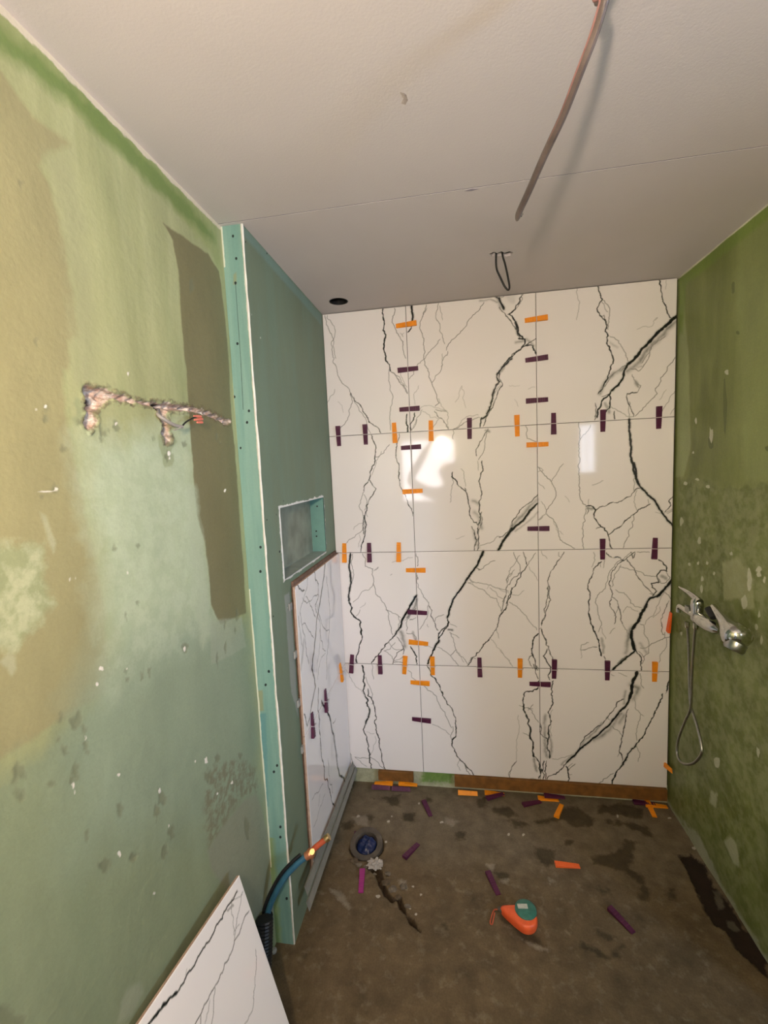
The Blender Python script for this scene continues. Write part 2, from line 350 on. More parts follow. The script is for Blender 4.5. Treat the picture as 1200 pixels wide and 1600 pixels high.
M_left = layered('left_wall_paint', (0.365, 0.377, 0.191), [
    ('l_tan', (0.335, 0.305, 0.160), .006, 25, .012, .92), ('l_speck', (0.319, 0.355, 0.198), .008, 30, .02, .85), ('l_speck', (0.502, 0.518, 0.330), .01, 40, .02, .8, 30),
    ('l_lower', (0.235, 0.290, 0.190), .03, 8, .07, .78), ('l_mintlight', (0.470, 0.560, 0.400), .05, 9, .06, .75), ('l_mintlight2', (0.300, 0.370, 0.270), .07, 8, .08, .7), ('l_mintlight', (0.58, 0.65, 0.49), .05, 14, .06, .32, 26), ('l_brushv', (0.380, 0.385, 0.218), .02, 20, .03, .7), ('l_toplight', (0.319, 0.348, 0.145), .012, 20, .05, .85), ('l_band', (0.150, 0.225, 0.060), .014, 16, .03, .85),  # mint layers put bluish window daylight into the wall colour
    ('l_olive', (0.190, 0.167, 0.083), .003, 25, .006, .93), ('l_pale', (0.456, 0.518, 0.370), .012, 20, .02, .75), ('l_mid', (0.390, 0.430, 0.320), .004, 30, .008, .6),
    ('l_greyp', (0.289, 0.296, 0.218), .006, 20, .012, .8), ('l_streak', (0.198, 0.178, 0.112), .01, 50, .02, .75, 45), ('l_halo', (0.304, 0.340, 0.191), .003, 40, .006, .7), ('l_drop', (0.441, 0.444, 0.290), .003, 40, .004, .7), ('l_lowpale', (0.365, 0.392, 0.290), .006, 30, .006, .6),
    ('l_dark', (0.182, 0.192, 0.119), .003, 90, .006, .6), ('l_brick', (.62, .42, .33), .001, 80, .002, 1), ('l_brick', (.88, .80, .72), .002, 60, .004, .95, 55), ('l_brick', (.28, .17, .12), .002, 60, .004, .5, 95), ('l_crust', (.16, .115, .065), .002, 110, .006, .7, 75), ('l_hole', (.06, .03, .02), .001, 80, .002, .95), ('l_white', (.85, .80, .72), .001, 100, .0015, 1), ('l_caulk', (.72, .62, .50), .002, 20, .012, .85)],
    rough=.5, mottle=.07, mscale=(9, 9, 4), bump=.3, bscale=70,
    streaks=[((9, 11, 1.3), (0.456, 0.466, 0.251), .46, .60, .6), ((6, 8, 1.1), (0.274, 0.311, 0.145), .5, .63, .65)])
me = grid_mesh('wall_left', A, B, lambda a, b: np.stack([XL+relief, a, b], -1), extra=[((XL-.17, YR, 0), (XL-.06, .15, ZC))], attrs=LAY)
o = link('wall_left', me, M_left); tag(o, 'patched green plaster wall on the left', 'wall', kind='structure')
for p in me.polygons: pass

# ================================================================ BOXING (green plasterboard) with niche
NY0, NY1, NZ0, NZ1 = -.705, -.168, 1.326, 1.588
def BS(pts): return atn([q[0] for q in pts], [q[1] for q in pts], 0, XB)[:, 1:3]
A = np.unique(np.concatenate([np.arange(YF, .03, .005), [NY0, NY1, .03]])); B = np.unique(np.concatenate([np.linspace(0, ZC, 420), [NZ0, NZ1]]))
yb, zb2 = np.meshgrid(A, B, indexing='ij')
nd = np.maximum(np.maximum(NY0-yb, yb-NY1), np.maximum(NZ0-zb2, zb2-NZ1))   # > 0 outside the opening
ns = fbm(yb, zb2, 30, 4)
edge = .010*ns*1.5-nd
side_dots = [(384, 378, 1.2, 1.6), (417, 396, 1.2, 1.6), (437, 862, 1.2, 2.2), (432, 804, 1.1, 1.5), (417, 812, 1.1, 1.5), (427, 963, 1, 2), (443, 783, 1, 1.5)]
side_white = [(393, 492, 1, 1.4), (407, 528, 1.1, 1.6), (450, 950, 1, 1.5)]
glue = [(444, 930), (452, 925), (456, 960), (462, 1050), (466, 1120), (455, 1080), (450, 1010), (447, 960)]
topstrip = [(378, 350), (502, 493), (502, 508), (470, 470), (384, 372)]
disp = np.clip(edge/.004, 0, 1)*.0035*(.5+ns)
at_side = {'l_edge': edge, 'l_dark': blobs(BS, 0, yb, zb2, side_dots, 4, jag=.1), 'l_white': blobs(BS, 0, yb, zb2, side_white, 4), 'l_glue': sdf_poly(yb, zb2, BS(glue)),
           'l_top': sdf_poly(yb, zb2, BS(topstrip)), 'l_low': .25-zb2}
M_side = layered('green_plasterboard_side', (.185, .235, .16), [('l_top', (.20, .33, .30), .008, 20, .008, .6), ('l_glue', (.34, .36, .33), .004, 30, .01, .8), ('l_edge', (.80, .78, .74), .0015, 90, .003, 1), ('l_dark', (.015, .02, .02), .001, 50, 0, 1), ('l_white', (.6, .6, .5), .001, 50, .001, 1)],
    rough=.6, mottle=.05, mscale=(5, 5, 2), bump=.08, bscale=150, streaks=[((7, 7, 1.2), (.185, .27, .20), .45, .6, .5)])
me = grid_mesh('wall_boxing', A, B, lambda a, b: np.stack([XB+disp, a, b], -1), keep=lambda a, b: ~((a > NY0) & (a < NY1) & (b > NZ0) & (b < NZ1)), attrs=at_side)
boxing = link('wall_boxing', me, M_side); tag(boxing, 'green moisture-resistant plasterboard boxing with a niche', 'wall', kind='structure')
# niche lining
bm = bmesh.new(); D = XL+.006
def quad(bm, pts, mi=0):
    f = bm.faces.new([bm.verts.new(p) for p in pts]); f.material_index = mi
box(bm, (D-.004, NY0-.004, NZ0-.004), (D, NY1+.004, NZ1+.004), 0)
box(bm, (D, NY0-.012, NZ0-.012), (XB-.0002, NY0, NZ1+.012), 1); box(bm, (D, NY1, NZ0-.012), (XB-.0002, NY1+.012, NZ1+.012), 1)
box(bm, (D, NY0, NZ0-.012), (XB-.0002, NY1, NZ0), 2); box(bm, (D, NY0, NZ1), (XB-.0002, NY1, NZ1+.012), 1)
M_n1 = mat('niche_back_plaster', (.26, .28, .22), .7, noise=.22, nscale=14, bump=.2)
M_n2 = mat('niche_side_board', (.17, .34, .29), .6, noise=.12, nscale=12)
M_n3 = mat('niche_sill_grey', (.30, .36, .34), .5, noise=.15, nscale=20)
obj('niche_lining', bm, [M_n1, M_n2, M_n3], boxing)
bm = bmesh.new()
for (y, z) in ((NY1-.001, 1.545), (NY1-.001, 1.425), (NY1-.001, 1.40)):
    lathe(bm, (XB-.03-.012*(z < 1.5), y-.0006, z), (XB-.03-.012*(z < 1.5), y+.001, z), [(0, .004), (1, .004)], 10)
obj('screw_head', bm, M_black, boxing)
# front face of the boxing
A = np.linspace(XL+.0005, XB, 60); B = np.linspace(0, ZC, 700)
xa, zf = np.meshgrid(A, B, indexing='ij')
def BF(pts): return atn([q[0] for q in pts], [q[1] for q in pts], 1, YF)[:, [0, 2]]
fdots = [(364, 369, 2, 2.4), (369, 404, 2, 2.4), (368, 442, 2, 2.4), (371, 537, 2, 2.4), (366, 620, 2, 2.4), (389, 642, 2, 2.4), (386, 660, 2, 2.4), (407, 855, 2, 2.4), (407, 893, 2, 2.4), (420, 1049, 2, 2.4), (415, 1070, 2, 2.4), (433, 1196, 2, 2.4), (428, 1206, 2, 2.4), (438, 1292, 2, 2.4), (438, 1308, 2, 2.4), (448, 1404, 2, 2.4), (376, 700, 1.5, 2)]
fline = sdf_line(xa, zf, BF([(368, 445), (376, 560), (380, 640)]), .0008)
stain = np.maximum(sdf_poly(xa, zf, BF([(401, 1080), (410, 1078), (412, 1110), (404, 1112)])), sdf_poly(xa, zf, BF([(365, 430), (369, 425), (370, 445), (364, 445)])))
bluest = sdf_poly(xa, zf, BF([(404, 1115), (415, 1115), (420, 1260), (414, 1260)]))
joint = .0035+.0045*fbm(xa*0, zf, 14, 3)-(xa-XL) + np.clip(np.where((zf < 1.33) & (zf > .3) | (zf > 2.36), 0, -1), -1, 0)
green = (xa*0+.02-(xa-XL)) + np.clip(np.where(zf < .42, 0, -1), -1, 0)
at_f = {'l_dark': np.maximum(blobs(BF, 0, xa, zf, fdots, 4, jag=.1), fline), 'l_stain': stain, 'l_blue': bluest, 'l_joint': joint, 'l_green': green,
        'l_corner': .003+.004*fbm(xa*0, zf, 30, 6)-(XB-xa)}
M_front = layered('green_plasterboard_front', (.215, .365, .305), [('l_blue', (.10, .26, .27), .004, 30, .004, .7), ('l_stain', (.28, .26, .10), .003, 30, .004, .6), ('l_green', (.25, .32, .08), .01, 30, .01, .7), ('l_joint', (.66, .68, .55), .001, 60, .002, .9), ('l_corner', (.72, .70, .62), .001, 60, .002, .85), ('l_dark', (.012, .02, .02), .0006, 50, 0, 1)],
    rough=.6, mottle=.05, mscale=(20, 20, 3), bump=.1, bscale=150, streaks=[((25, 25, 1.5), (.15, .30, .26), .45, .6, .6)])
me = grid_mesh('front_board', A, B, lambda a, b: np.stack([a, YF+0*a, b], -1), extra=[((XL+.001, YF+.003, 0), (XB-.002, YF+.012, ZC))], attrs=at_f)
fb = link('front_board', me, M_front, boxing)
# ragged plaster corner bead
bm = bmesh.new(); pts = []; rr = []
zz = np.linspace(.005, ZC-.002, 160); nn = fbm(zz*0, zz, 12, 21); n2 = fbm(zz*0+3, zz, 5, 22)
for z, a_, b_ in zip(zz, nn, n2):
    pts.append((XB+.0005+.003*(a_-.5), YF-.0005+.004*(b_-.5), z)); rr.append(.0012+.0042*max(0, a_-.15)*(1.25 if z > 1.35 else 1))
tube(bm, pts, rr, 7)
o = obj('trim_1', bm, M_white); tag(o, 'ragged white plaster bead on the boxing corner', 'trim', kind='structure')

# ================================================================ RIGHT WALL
A = np.concatenate([[YE], np.arange(YE+.004, .03, .0042)]); B = np.linspace(0, ZC, 520)
yr, zr = np.meshgrid(A, B, indexing='ij')
def RW(pts): return atn([q[0] for q in pts], [q[1] for q in pts], 0, XR)[:, 1:3]
PR = lambda poly: sdf_poly(yr, zr, RW(poly))
rdark = [(1144, 448, 3, 10), (1152, 520, 3, 4), (1110, 690, 4, 10), (1132, 630, 3, 46), (1200, 700, 6, 5)]
rwhite = [(1086, 658, 2, 5), (1110, 680, 3, 12), (1082, 707, 2, 2), (1088, 749, 4, 2), (1064, 815, 3, 7), (1092, 844, 3, 5), (1090, 880, 2, 3), (1115, 896, 2, 3), (1185, 898, 5, 4), (1184, 890, 4, 5), (1193, 906, 3, 5), (1181, 980, 2, 6), (1185, 960, 2, 5), (1188, 1000, 2, 7), (1135, 582, 3, 4), (1170, 905, 3, 20), (1096, 905, 2, 4), (1076, 882, 2, 3), (1095, 920, 3, 6), (1120, 1190, 5, 9), (1183, 1175, 3, 8), (1104, 880, 2, 3), (1142, 865, 2, 3), (1163, 940, 5, 10), (1064, 990, 2, 4), (1105, 760, 3, 3), (1070, 755, 3, 3)]
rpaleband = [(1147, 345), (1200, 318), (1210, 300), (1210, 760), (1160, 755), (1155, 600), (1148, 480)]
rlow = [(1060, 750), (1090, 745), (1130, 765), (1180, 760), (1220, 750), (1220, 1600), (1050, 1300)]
rcorner = [(1058, 440), (1066, 440), (1075, 560), (1078, 700), (1068, 745), (1055, 745)]
rpatch2 = [(1128, 880), (1150, 870), (1175, 900), (1178, 950), (1160, 952), (1155, 935), (1130, 938)]
rfoot = [(1075, 1290), (1090, 1300), (1130, 1390), (1180, 1490), (1200, 1530), (1190, 1545), (1120, 1400), (1062, 1275)]
rscratch = [(1110, 1235), (1120, 1240), (1118, 1262), (1108, 1255)]
rscr2 = [(1140, 1305), (1150, 1320), (1155, 1355), (1145, 1350), (1130, 1315)]
rband = [(1062, 420), (1200, 310), (1210, 300), (1210, 332), (1072, 445), (1066, 520), (1060, 520)]
rtop = .004+.006*fbm(yr, zr*0, 12, 5)-(ZC-zr)
lat = {'l_pale': PR(rpaleband), 'l_low': PR(rlow), 'l_corner': PR(rcorner), 'l_p2': PR(rpatch2), 'l_white': blobs(RW, 0, yr, zr, rwhite, 12), 'l_dark': blobs(RW, 0, yr, zr, rdark, 13),
       'l_foot': np.maximum(PR(rfoot), .02-zr), 'l_scr': np.maximum(PR(rscratch), PR(rscr2)), 'l_band': PR(rband), 'l_top': rtop}
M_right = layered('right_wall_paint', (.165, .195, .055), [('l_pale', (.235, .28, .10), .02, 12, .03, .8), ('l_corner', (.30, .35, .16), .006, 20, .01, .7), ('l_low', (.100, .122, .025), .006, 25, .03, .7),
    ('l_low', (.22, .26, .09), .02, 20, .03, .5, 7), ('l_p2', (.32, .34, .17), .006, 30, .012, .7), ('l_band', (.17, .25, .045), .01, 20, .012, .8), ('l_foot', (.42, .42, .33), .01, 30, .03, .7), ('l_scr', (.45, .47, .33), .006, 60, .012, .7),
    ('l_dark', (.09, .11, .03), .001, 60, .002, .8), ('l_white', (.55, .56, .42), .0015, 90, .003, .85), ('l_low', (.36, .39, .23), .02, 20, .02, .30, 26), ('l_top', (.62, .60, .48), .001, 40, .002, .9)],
    rough=.42, mottle=.12, mscale=(8, 8, 3), bump=.35, bscale=60, streaks=[((10, 10, 1.6), (.22, .26, .085), .45, .62, .6), ((5, 6, 2), (.11, .13, .03), .5, .64, .6)])
rel = (fbm(yr, zr, 5, 2)-.5)*.006+(fbm(yr, zr, 40, 2)-.5)*.002*(zr < 1.55)
rel[0] = 0
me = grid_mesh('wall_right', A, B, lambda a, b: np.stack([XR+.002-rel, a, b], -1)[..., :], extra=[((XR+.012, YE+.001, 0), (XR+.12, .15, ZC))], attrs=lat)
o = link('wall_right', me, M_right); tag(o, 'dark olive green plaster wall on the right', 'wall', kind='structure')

# ================================================================ BACK WALL behind the tiles
A = np.arange(XL, XR+.02, .006); B = np.concatenate([np.linspace(0, .13, 40), [ZC]])
xg, zg = np.meshgrid(A, B, indexing='ij')
gp = np.maximum(sdf_poly(xg, zg, [(-.62, .02), (-.45, .03), (-.43, .1), (-.60, .1)]), .02-np.hypot(xg+.98, zg-.09))
M_bk = layered('back_wall_plaster', (.40, .40, .27), [('l_bed', (.05, .04, .03), .002, 40, .002, 1), ('l_g', (.13, .24, .04), .012, 60, .03, .9)], rough=.7, mottle=.2, mscale=(30, 30, 30), bump=.4)
me = grid_mesh('wall_back', A, B, lambda a, b: np.stack([a, .013+.002*(fbm(a, b, 40, 3)-.5), b], -1), extra=[((XL, .018, 0), (XR+.1, .14, ZC))], attrs={'l_g': gp, 'l_bed': zg-.094})
o = link('wall_back', me, M_bk); tag(o, 'plastered back wall behind the marble tiles', 'wall', kind='structure')

# ================================================================ CEILING (two boards, open seam, round cut-out)
SEAM = -.855
def circ(cx, cy, r, n=36): return [(cx+r*math.cos(2*math.pi*k/n), cy+r*math.sin(2*math.pi*k/n)) for k in range(n)]
SPOT = (-.894, -.139); HOOK = (-.199, -.42)
hookhole = [(HOOK[0]+dx*1.15, HOOK[1]+dy*1.5) for dx, dy in [(-.036, -.012), (-.026, .006), (-.018, -.002), (-.008, .008), (.006, .003), (.02, .014), (.034, .012), (.04, -.004), (.026, -.012), (.012, -.008), (0, -.018), (-.012, -.010), (-.022, -.020)]]
bm = bmesh.new()
sheet(bm, [(XL-.1, SEAM+.002), (XR+.1, SEAM+.002), (XR+.1, .14), (XL-.1, .14)], [circ(*SPOT, .042), hookhole], 2, ZC, ZC+.0125)
sheet(bm, [(XL-.1, YR-.1), (2.3, YR-.1), (2.3, SEAM-.0015), (XL-.1, SEAM-.0015)], [], 2, ZC, ZC+.0125)
box(bm, (XL-.1, YR-.1, ZC+.10), (2.3, .14, ZC+.12))
def ceil_mat():
    m = mat('ceiling_paint', (.61, .56, .56), .75, noise=.02, nscale=4, bump=.10, bscale=220)
    return m
M_ceil = ceil_mat()
o = obj('ceiling', bm, M_ceil); tag(o, 'off-white plasterboard ceiling with an open board seam', 'ceiling', kind='structure')
bm = bmesh.new(); box(bm, (XL-.05, SEAM-.0014, ZC+.0008), (XR, SEAM+.0019, ZC+.006)); obj('board_seam', bm, mat('seam_shadow_line', (.16, .145, .19), .9, noise=.5, nscale=14), o)
# faint smudge patch on the ceiling and filler ridge in the seam
bm = bmesh.new()
c = at(735, 297, 2, ZC-.0005)
pts = [(c.x+dx*.012, c.y+dy*.004) for dx, dy in ((-1.6, -.3), (-.6, .8), (.3, 1.2), (1.5, .3), (2, -.2), (.8, -.8), (0, -1.3), (-.8, -.6))]
sheet(bm, pts, [], 2, ZC-.001, ZC+.001)
M_sm = mat('blue_grey_filler', (.30, .27, .31), .8, noise=.2, nscale=60)
obj('seam_filler', bm, M_sm, o)
bm = bmesh.new(); c = at(632, 153, 2, ZC-.0005)
pts = [(c.x+dx*.012, c.y+dy*.02) for dx, dy in ((-.6, -.8), (-.2, .1), (-.7, .6), (0, .9), (.5, .4), (.4, -.3), (0, -.6))]
sheet(bm, pts, [], 2, ZC-.0006, ZC+.001)
obj('scuff_mark', bm, mat('scuff', (.40, .34, .31), .8, noise=.3, nscale=90), o)

# ================================================================ FLOOR
A = np.concatenate([[XL-.05], np.arange(-1.10, .66, .005), [2.3]]); B = np.concatenate([[YR], np.arange(-1.9, .02, .005), [.1]])
xf, yf = np.meshgrid(A, B, indexing='ij')
def FL(pts): return atn([q[0] for q in pts], [q[1] for q in pts], 2, 0)[:, :2]
PF = lambda poly: sdf_poly(xf, yf, FL(poly))
pit = off(900, 1200, 4, [(640, 545), (720, 540), (800, 600), (860, 740), (920, 800), (1010, 920), (1060, 1010), (1110, 1040), (1190, 1160), (1210, 1330), (1150, 1270), (1060, 1180), (990, 1120), (940, 1020), (860, 980), (800, 880), (740, 740), (690, 630)])
pitlight = off(900, 1200, 4, [(940, 950), (985, 955), (1030, 1010), (985, 1010), (950, 985)])
pl2 = off(900, 1200, 4, [(855, 760), (900, 770), (930, 860), (890, 880)])
dk = [off(900, 1200, 4, q) for q in ([(110, 560), (210, 530), (290, 500), (290, 440), (370, 460), (350, 560), (330, 620), (400, 670), (470, 770), (430, 840), (390, 820), (400, 730), (330, 660), (200, 620), (110, 600)],
      [(180, 330), (280, 330), (380, 350), (450, 370), (490, 445), (400, 400), (300, 360), (200, 350)], [(130, 240), (300, 220), (420, 260), (420, 320), (250, 290), (140, 280)],
      [(0, 310), (60, 320), (110, 360), (60, 360), (0, 350)], [(540, 760), (610, 760), (620, 820), (580, 825)], [(130, 740), (200, 760), (230, 800), (160, 800)], [(130, 1010), (240, 1060), (230, 1090), (150, 1050)],
      [(30, 1090), (150, 1140), (200, 1170), (290, 1110), (250, 1190), (190, 1195), (100, 1150), (30, 1130)])] + \
     [off(680, 1200, 4.8, q) for q in ([(430, 300), (560, 290), (620, 360), (540, 370), (450, 340)], [(740, 400), (900, 370), (960, 300), (1060, 290), (1120, 340), (1190, 380), (1190, 440), (1030, 440), (960, 390), (860, 410), (760, 420)],
      [(540, 390), (600, 380), (700, 430), (600, 440)], [(320, 240), (390, 220), (380, 300), (330, 300)], [(150, 480), (220, 480), (230, 540), (160, 540)], [(440, 780), (560, 780), (560, 850), (480, 830)], [(580, 1200), (760, 1250), (820, 1330), (640, 1290)], [(490, 1110), (580, 1170), (590, 1200), (500, 1150)],
      [(50, 1170), (130, 1180), (80, 1215)], [(750, 590), (900, 620), (860, 760), (760, 680)], [(970, 530), (1030, 540), (1020, 580), (980, 570)])] + \
     [off(430, 1200, 4.8, q) for q in ([(800, 220), (930, 200), (930, 290), (860, 270)], [(960, 340), (1050, 340), (1040, 400), (960, 400)], [(690, 350), (740, 370), (720, 410)], [(490, 410), (600, 400), (560, 480), (500, 440)], [(720, 225), (750, 230), (740, 238)], [(1140, 220), (1180, 230), (1180, 260), (1140, 250)], [(200, 1390), (240, 1400), (220, 1420)])]
lt = [off(430, 1200, 4.8, q) for q in ([(400, 900), (480, 920), (560, 1020), (550, 1055), (480, 1000)], [(920, 830), (980, 850), (990, 910), (930, 880)], [(840, 390), (860, 400), (850, 415)], [(580, 370), (680, 350), (700, 440), (620, 430)])] + \
     [off(680, 1200, 4.8, q) for q in ([(380, 720), (450, 720), (430, 780)], [(640, 1280), (760, 1330), (850, 1370), (760, 1370)], [(850, 820), (900, 850), (860, 870)], [(80, 370), (170, 400), (130, 440), (70, 410)], [(490, 840), (550, 830), (540, 870), (480, 850)])]
warm = off(430, 1200, 4.8, [(560, 600), (900, 560), (1100, 800), (1180, 1000), (1100, 1250), (800, 1000), (700, 800)])
groove_l = off(530, 1280, 8, [(420, 600), (490, 680), (530, 800), (590, 930), (660, 1000), (740, 990), (790, 1090), (830, 1170), (900, 1270), (1020, 1410)])
gr = sdf_line(xf, yf, FL(groove_l), [.022, .016, .014, .012, .010, .012, .012, .006, .012, .002])+(fbm(xf, yf, 50, 5)-.5)*.014
crumb = sdf_line(xf, yf, FL(off(530, 1280, 8, [(330, 640), (440, 640), (560, 780), (680, 930), (800, 1100)])), [.04, .05, .045, .04, .02])
sp = blobs(FL, 0, xf, yf, [(607, 1283, 3, 2), (603, 1315, 2, 2), (645, 1385, 2, 2), (650, 1428, 2, 2), (585, 1356, 3, 2), (795, 1304, 2, 2), (818, 1304, 2, 2), (560, 1275, 3, 2), (547, 1230, 4, 2), (590, 1400, 4, 3), (658, 1398, 2, 2), (641, 1420, 2, 1), (612, 1275, 2, 1), (690, 1285, 3, 2), (655, 1255, 2, 2), (1085, 1325, 4, 3), (965, 1275, 2, 3), (1046, 1278, 4, 1)], 3)
hgt = -np.clip(gr/.006, 0, 1)*.03 + (fbm(xf, yf, 4, 8)-.5)*.004 + (fbm(xf, yf, 40, 9)-.5)*.004*np.clip((yf+1.0)/.5, .2, 1) + np.clip((crumb+.01)/.03, 0, 1)*(fbm(xf, yf, 60, 11)-.45)*.02
drain = FL([(573, 1322)])[0]
hgt = np.where(np.hypot(xf-drain[0], yf-drain[1]) < .078, -.05, hgt)
hgt = np.where(np.clip(PF(pit), 0, 1) > 0, hgt-.006, hgt); hgt[0] = 0; hgt[-1] = 0; hgt[:, 0] = 0; hgt[:, -1] = 0
fatt = {'l_dk': np.maximum.reduce([PF(q) for q in dk]), 'l_lt': np.maximum.reduce([PF(q) for q in lt]), 'l_pit': PF(pit), 'l_pl': np.maximum(PF(pitlight), PF(pl2)), 'l_warm': PF(warm), 'l_gr': gr, 'l_sp': sp,
        'l_far': yf+.42+.15*(fbm(xf, yf, 5, 2)-.5)}
M_floor = layered('concrete_floor', (.125, .088, .046), [('l_far', (.155, .122, .078), .12, 6, .1, .8), ('l_warm', (.14, .095, .048), .04, 20, .04, .6), ('l_dk', (.046, .034, .016), .008, 30, .03, .85), ('l_lt', (.25, .21, .155), .006, 40, .016, .75),
    ('l_pit', (.016, .008, .004), .005, 40, .02, .97), ('l_pl', (.10, .085, .06), .004, 40, .012, .8), ('l_gr', (.045, .028, .014), .003, 60, .004, .9), ('l_sp', (.45, .40, .32), .001, 80, .002, .9)],
    rough=.8, mottle=.24, mscale=(16, 16, 16), bump=.6, bscale=60, streaks=[((9, 9, 9), (.078, .055, .028), .50, .62, .6), ((24, 24, 24), (.185, .145, .09), .54, .66, .6)])
me = grid_mesh('floor', A, B, lambda a, b: np.stack([a, b, hgt], -1), extra=[((XL-.05, YR, -.2), (2.3, .1, -.09))], attrs=fatt)
o = link('floor', me, M_floor); tag(o, 'rough dirty concrete floor', 'floor', kind='structure')

# ================================================================ REST OF THE ROOM (behind the camera)
def slab(name, lo, hi, m, label):
    bm = bmesh.new(); box(bm, lo, hi); o = obj(name, bm, m); return tag(o, label, 'wall', kind='structure')
slab('wall_inner', (XR+.121, YE, 0), (2.3, YE+.1, ZC), M_rearwall, 'green wall closing the shower alcove behind')
bm = bmesh.new()   # rear wall with door opening and small window
sheet(bm, [(XL, 0), (2.3, 0), (2.3, ZC), (XL, ZC)], [[(-1.05, .01), (-.36, .01), (-.36, 2.05), (-1.05, 2.05)], [(1.03, 1.53), (1.235, 1.53), (1.235, 2.12), (1.03, 2.12)]], 1, YR-.1, YR)
tag(obj('wall_rear', bm, M_rearwall), 'rear wall with a white door', 'wall', kind='structure')
bm = bmesh.new()
sheet(bm, [(YR, 0), (YE, 0), (YE, ZC), (YR, ZC)], [[(-3.1, 1.42), (-2.1, 1.42), (-2.1, 2.02), (-3.1, 2.02)]], 0, 2.2, 2.3)
tag(obj('wall_far_right', bm, M_rearwall), 'far right wall with an added window', 'wall', kind='structure')
bm = bmesh.new()
box(bm, (-1.05, YR-.11, .0), (-1.02, YR+.012, 2.05)); box(bm, (-.39, YR-.11, .0), (-.36, YR+.012, 2.05)); box(bm, (-1.05, YR-.11, 2.02), (-.36, YR+.012, 2.05))
door = tag(obj('door_1', bm, M_door), 'white frame of the open doorway', 'door', kind='structure')
bm = bmesh.new()
for y0, y1 in ((-3.1, -3.06), (-2.14, -2.1), (-2.62, -2.59)): box(bm, (2.22, y0, 1.42), (2.27, y1, 2.02))
for z0, z1 in ((1.42, 1.45), (1.99, 2.02)): box(bm, (2.22, -3.1, z0), (2.27, -2.1, z1))
tag(obj('added_window_1', bm, M_door), 'added white framed side window, out of view', 'window', kind='structure')  # side window added out of view to light the left wall and tiles
bm = bmesh.new()
for x0, x1 in ((1.03, 1.045), (1.22, 1.235)): box(bm, (x0, YR-.08, 1.53), (x1, YR-.03, 2.12))
for z0, z1 in ((1.53, 1.555), (2.10, 2.12)): box(bm, (1.03, YR-.08, z0), (1.235, YR-.03, z1))
box(bm, (1.12, YR-.07, 1.53), (1.13, YR-.05, 2.12))
tag(obj('window_2', bm, M_door), 'narrow rear window', 'window', kind='structure')
t = empty('ceiling_bulb', (BULB_POS.x, BULB_POS.y, ZC), 'bare glowing bulb hanging from the ceiling by its cord', 'light bulb')
bm = bmesh.new(); lathe(bm, BULB_POS-Vector((0, 0, .05)), BULB_POS+Vector((0, 0, .07)), [(0, .004), (.06, .018), (.2, .030), (.42, .036), (.62, .031), (.8, .022), (1, .016)], 24)
obj('glass_globe', bm, M_bulb, t, True)
bm = bmesh.new(); lathe(bm, BULB_POS+Vector((0, 0, .0705)), BULB_POS+Vector((0, 0, .13)), [(0, .02), (.7, .021), (1, .008)]); obj('socket', bm, M_leaf, t, True)
bm = bmesh.new(); tube(bm, [BULB_POS+Vector((0, 0, .13)), (BULB_POS.x, BULB_POS.y, ZC)], .003, 8); obj('cord', bm, M_leaf, t)

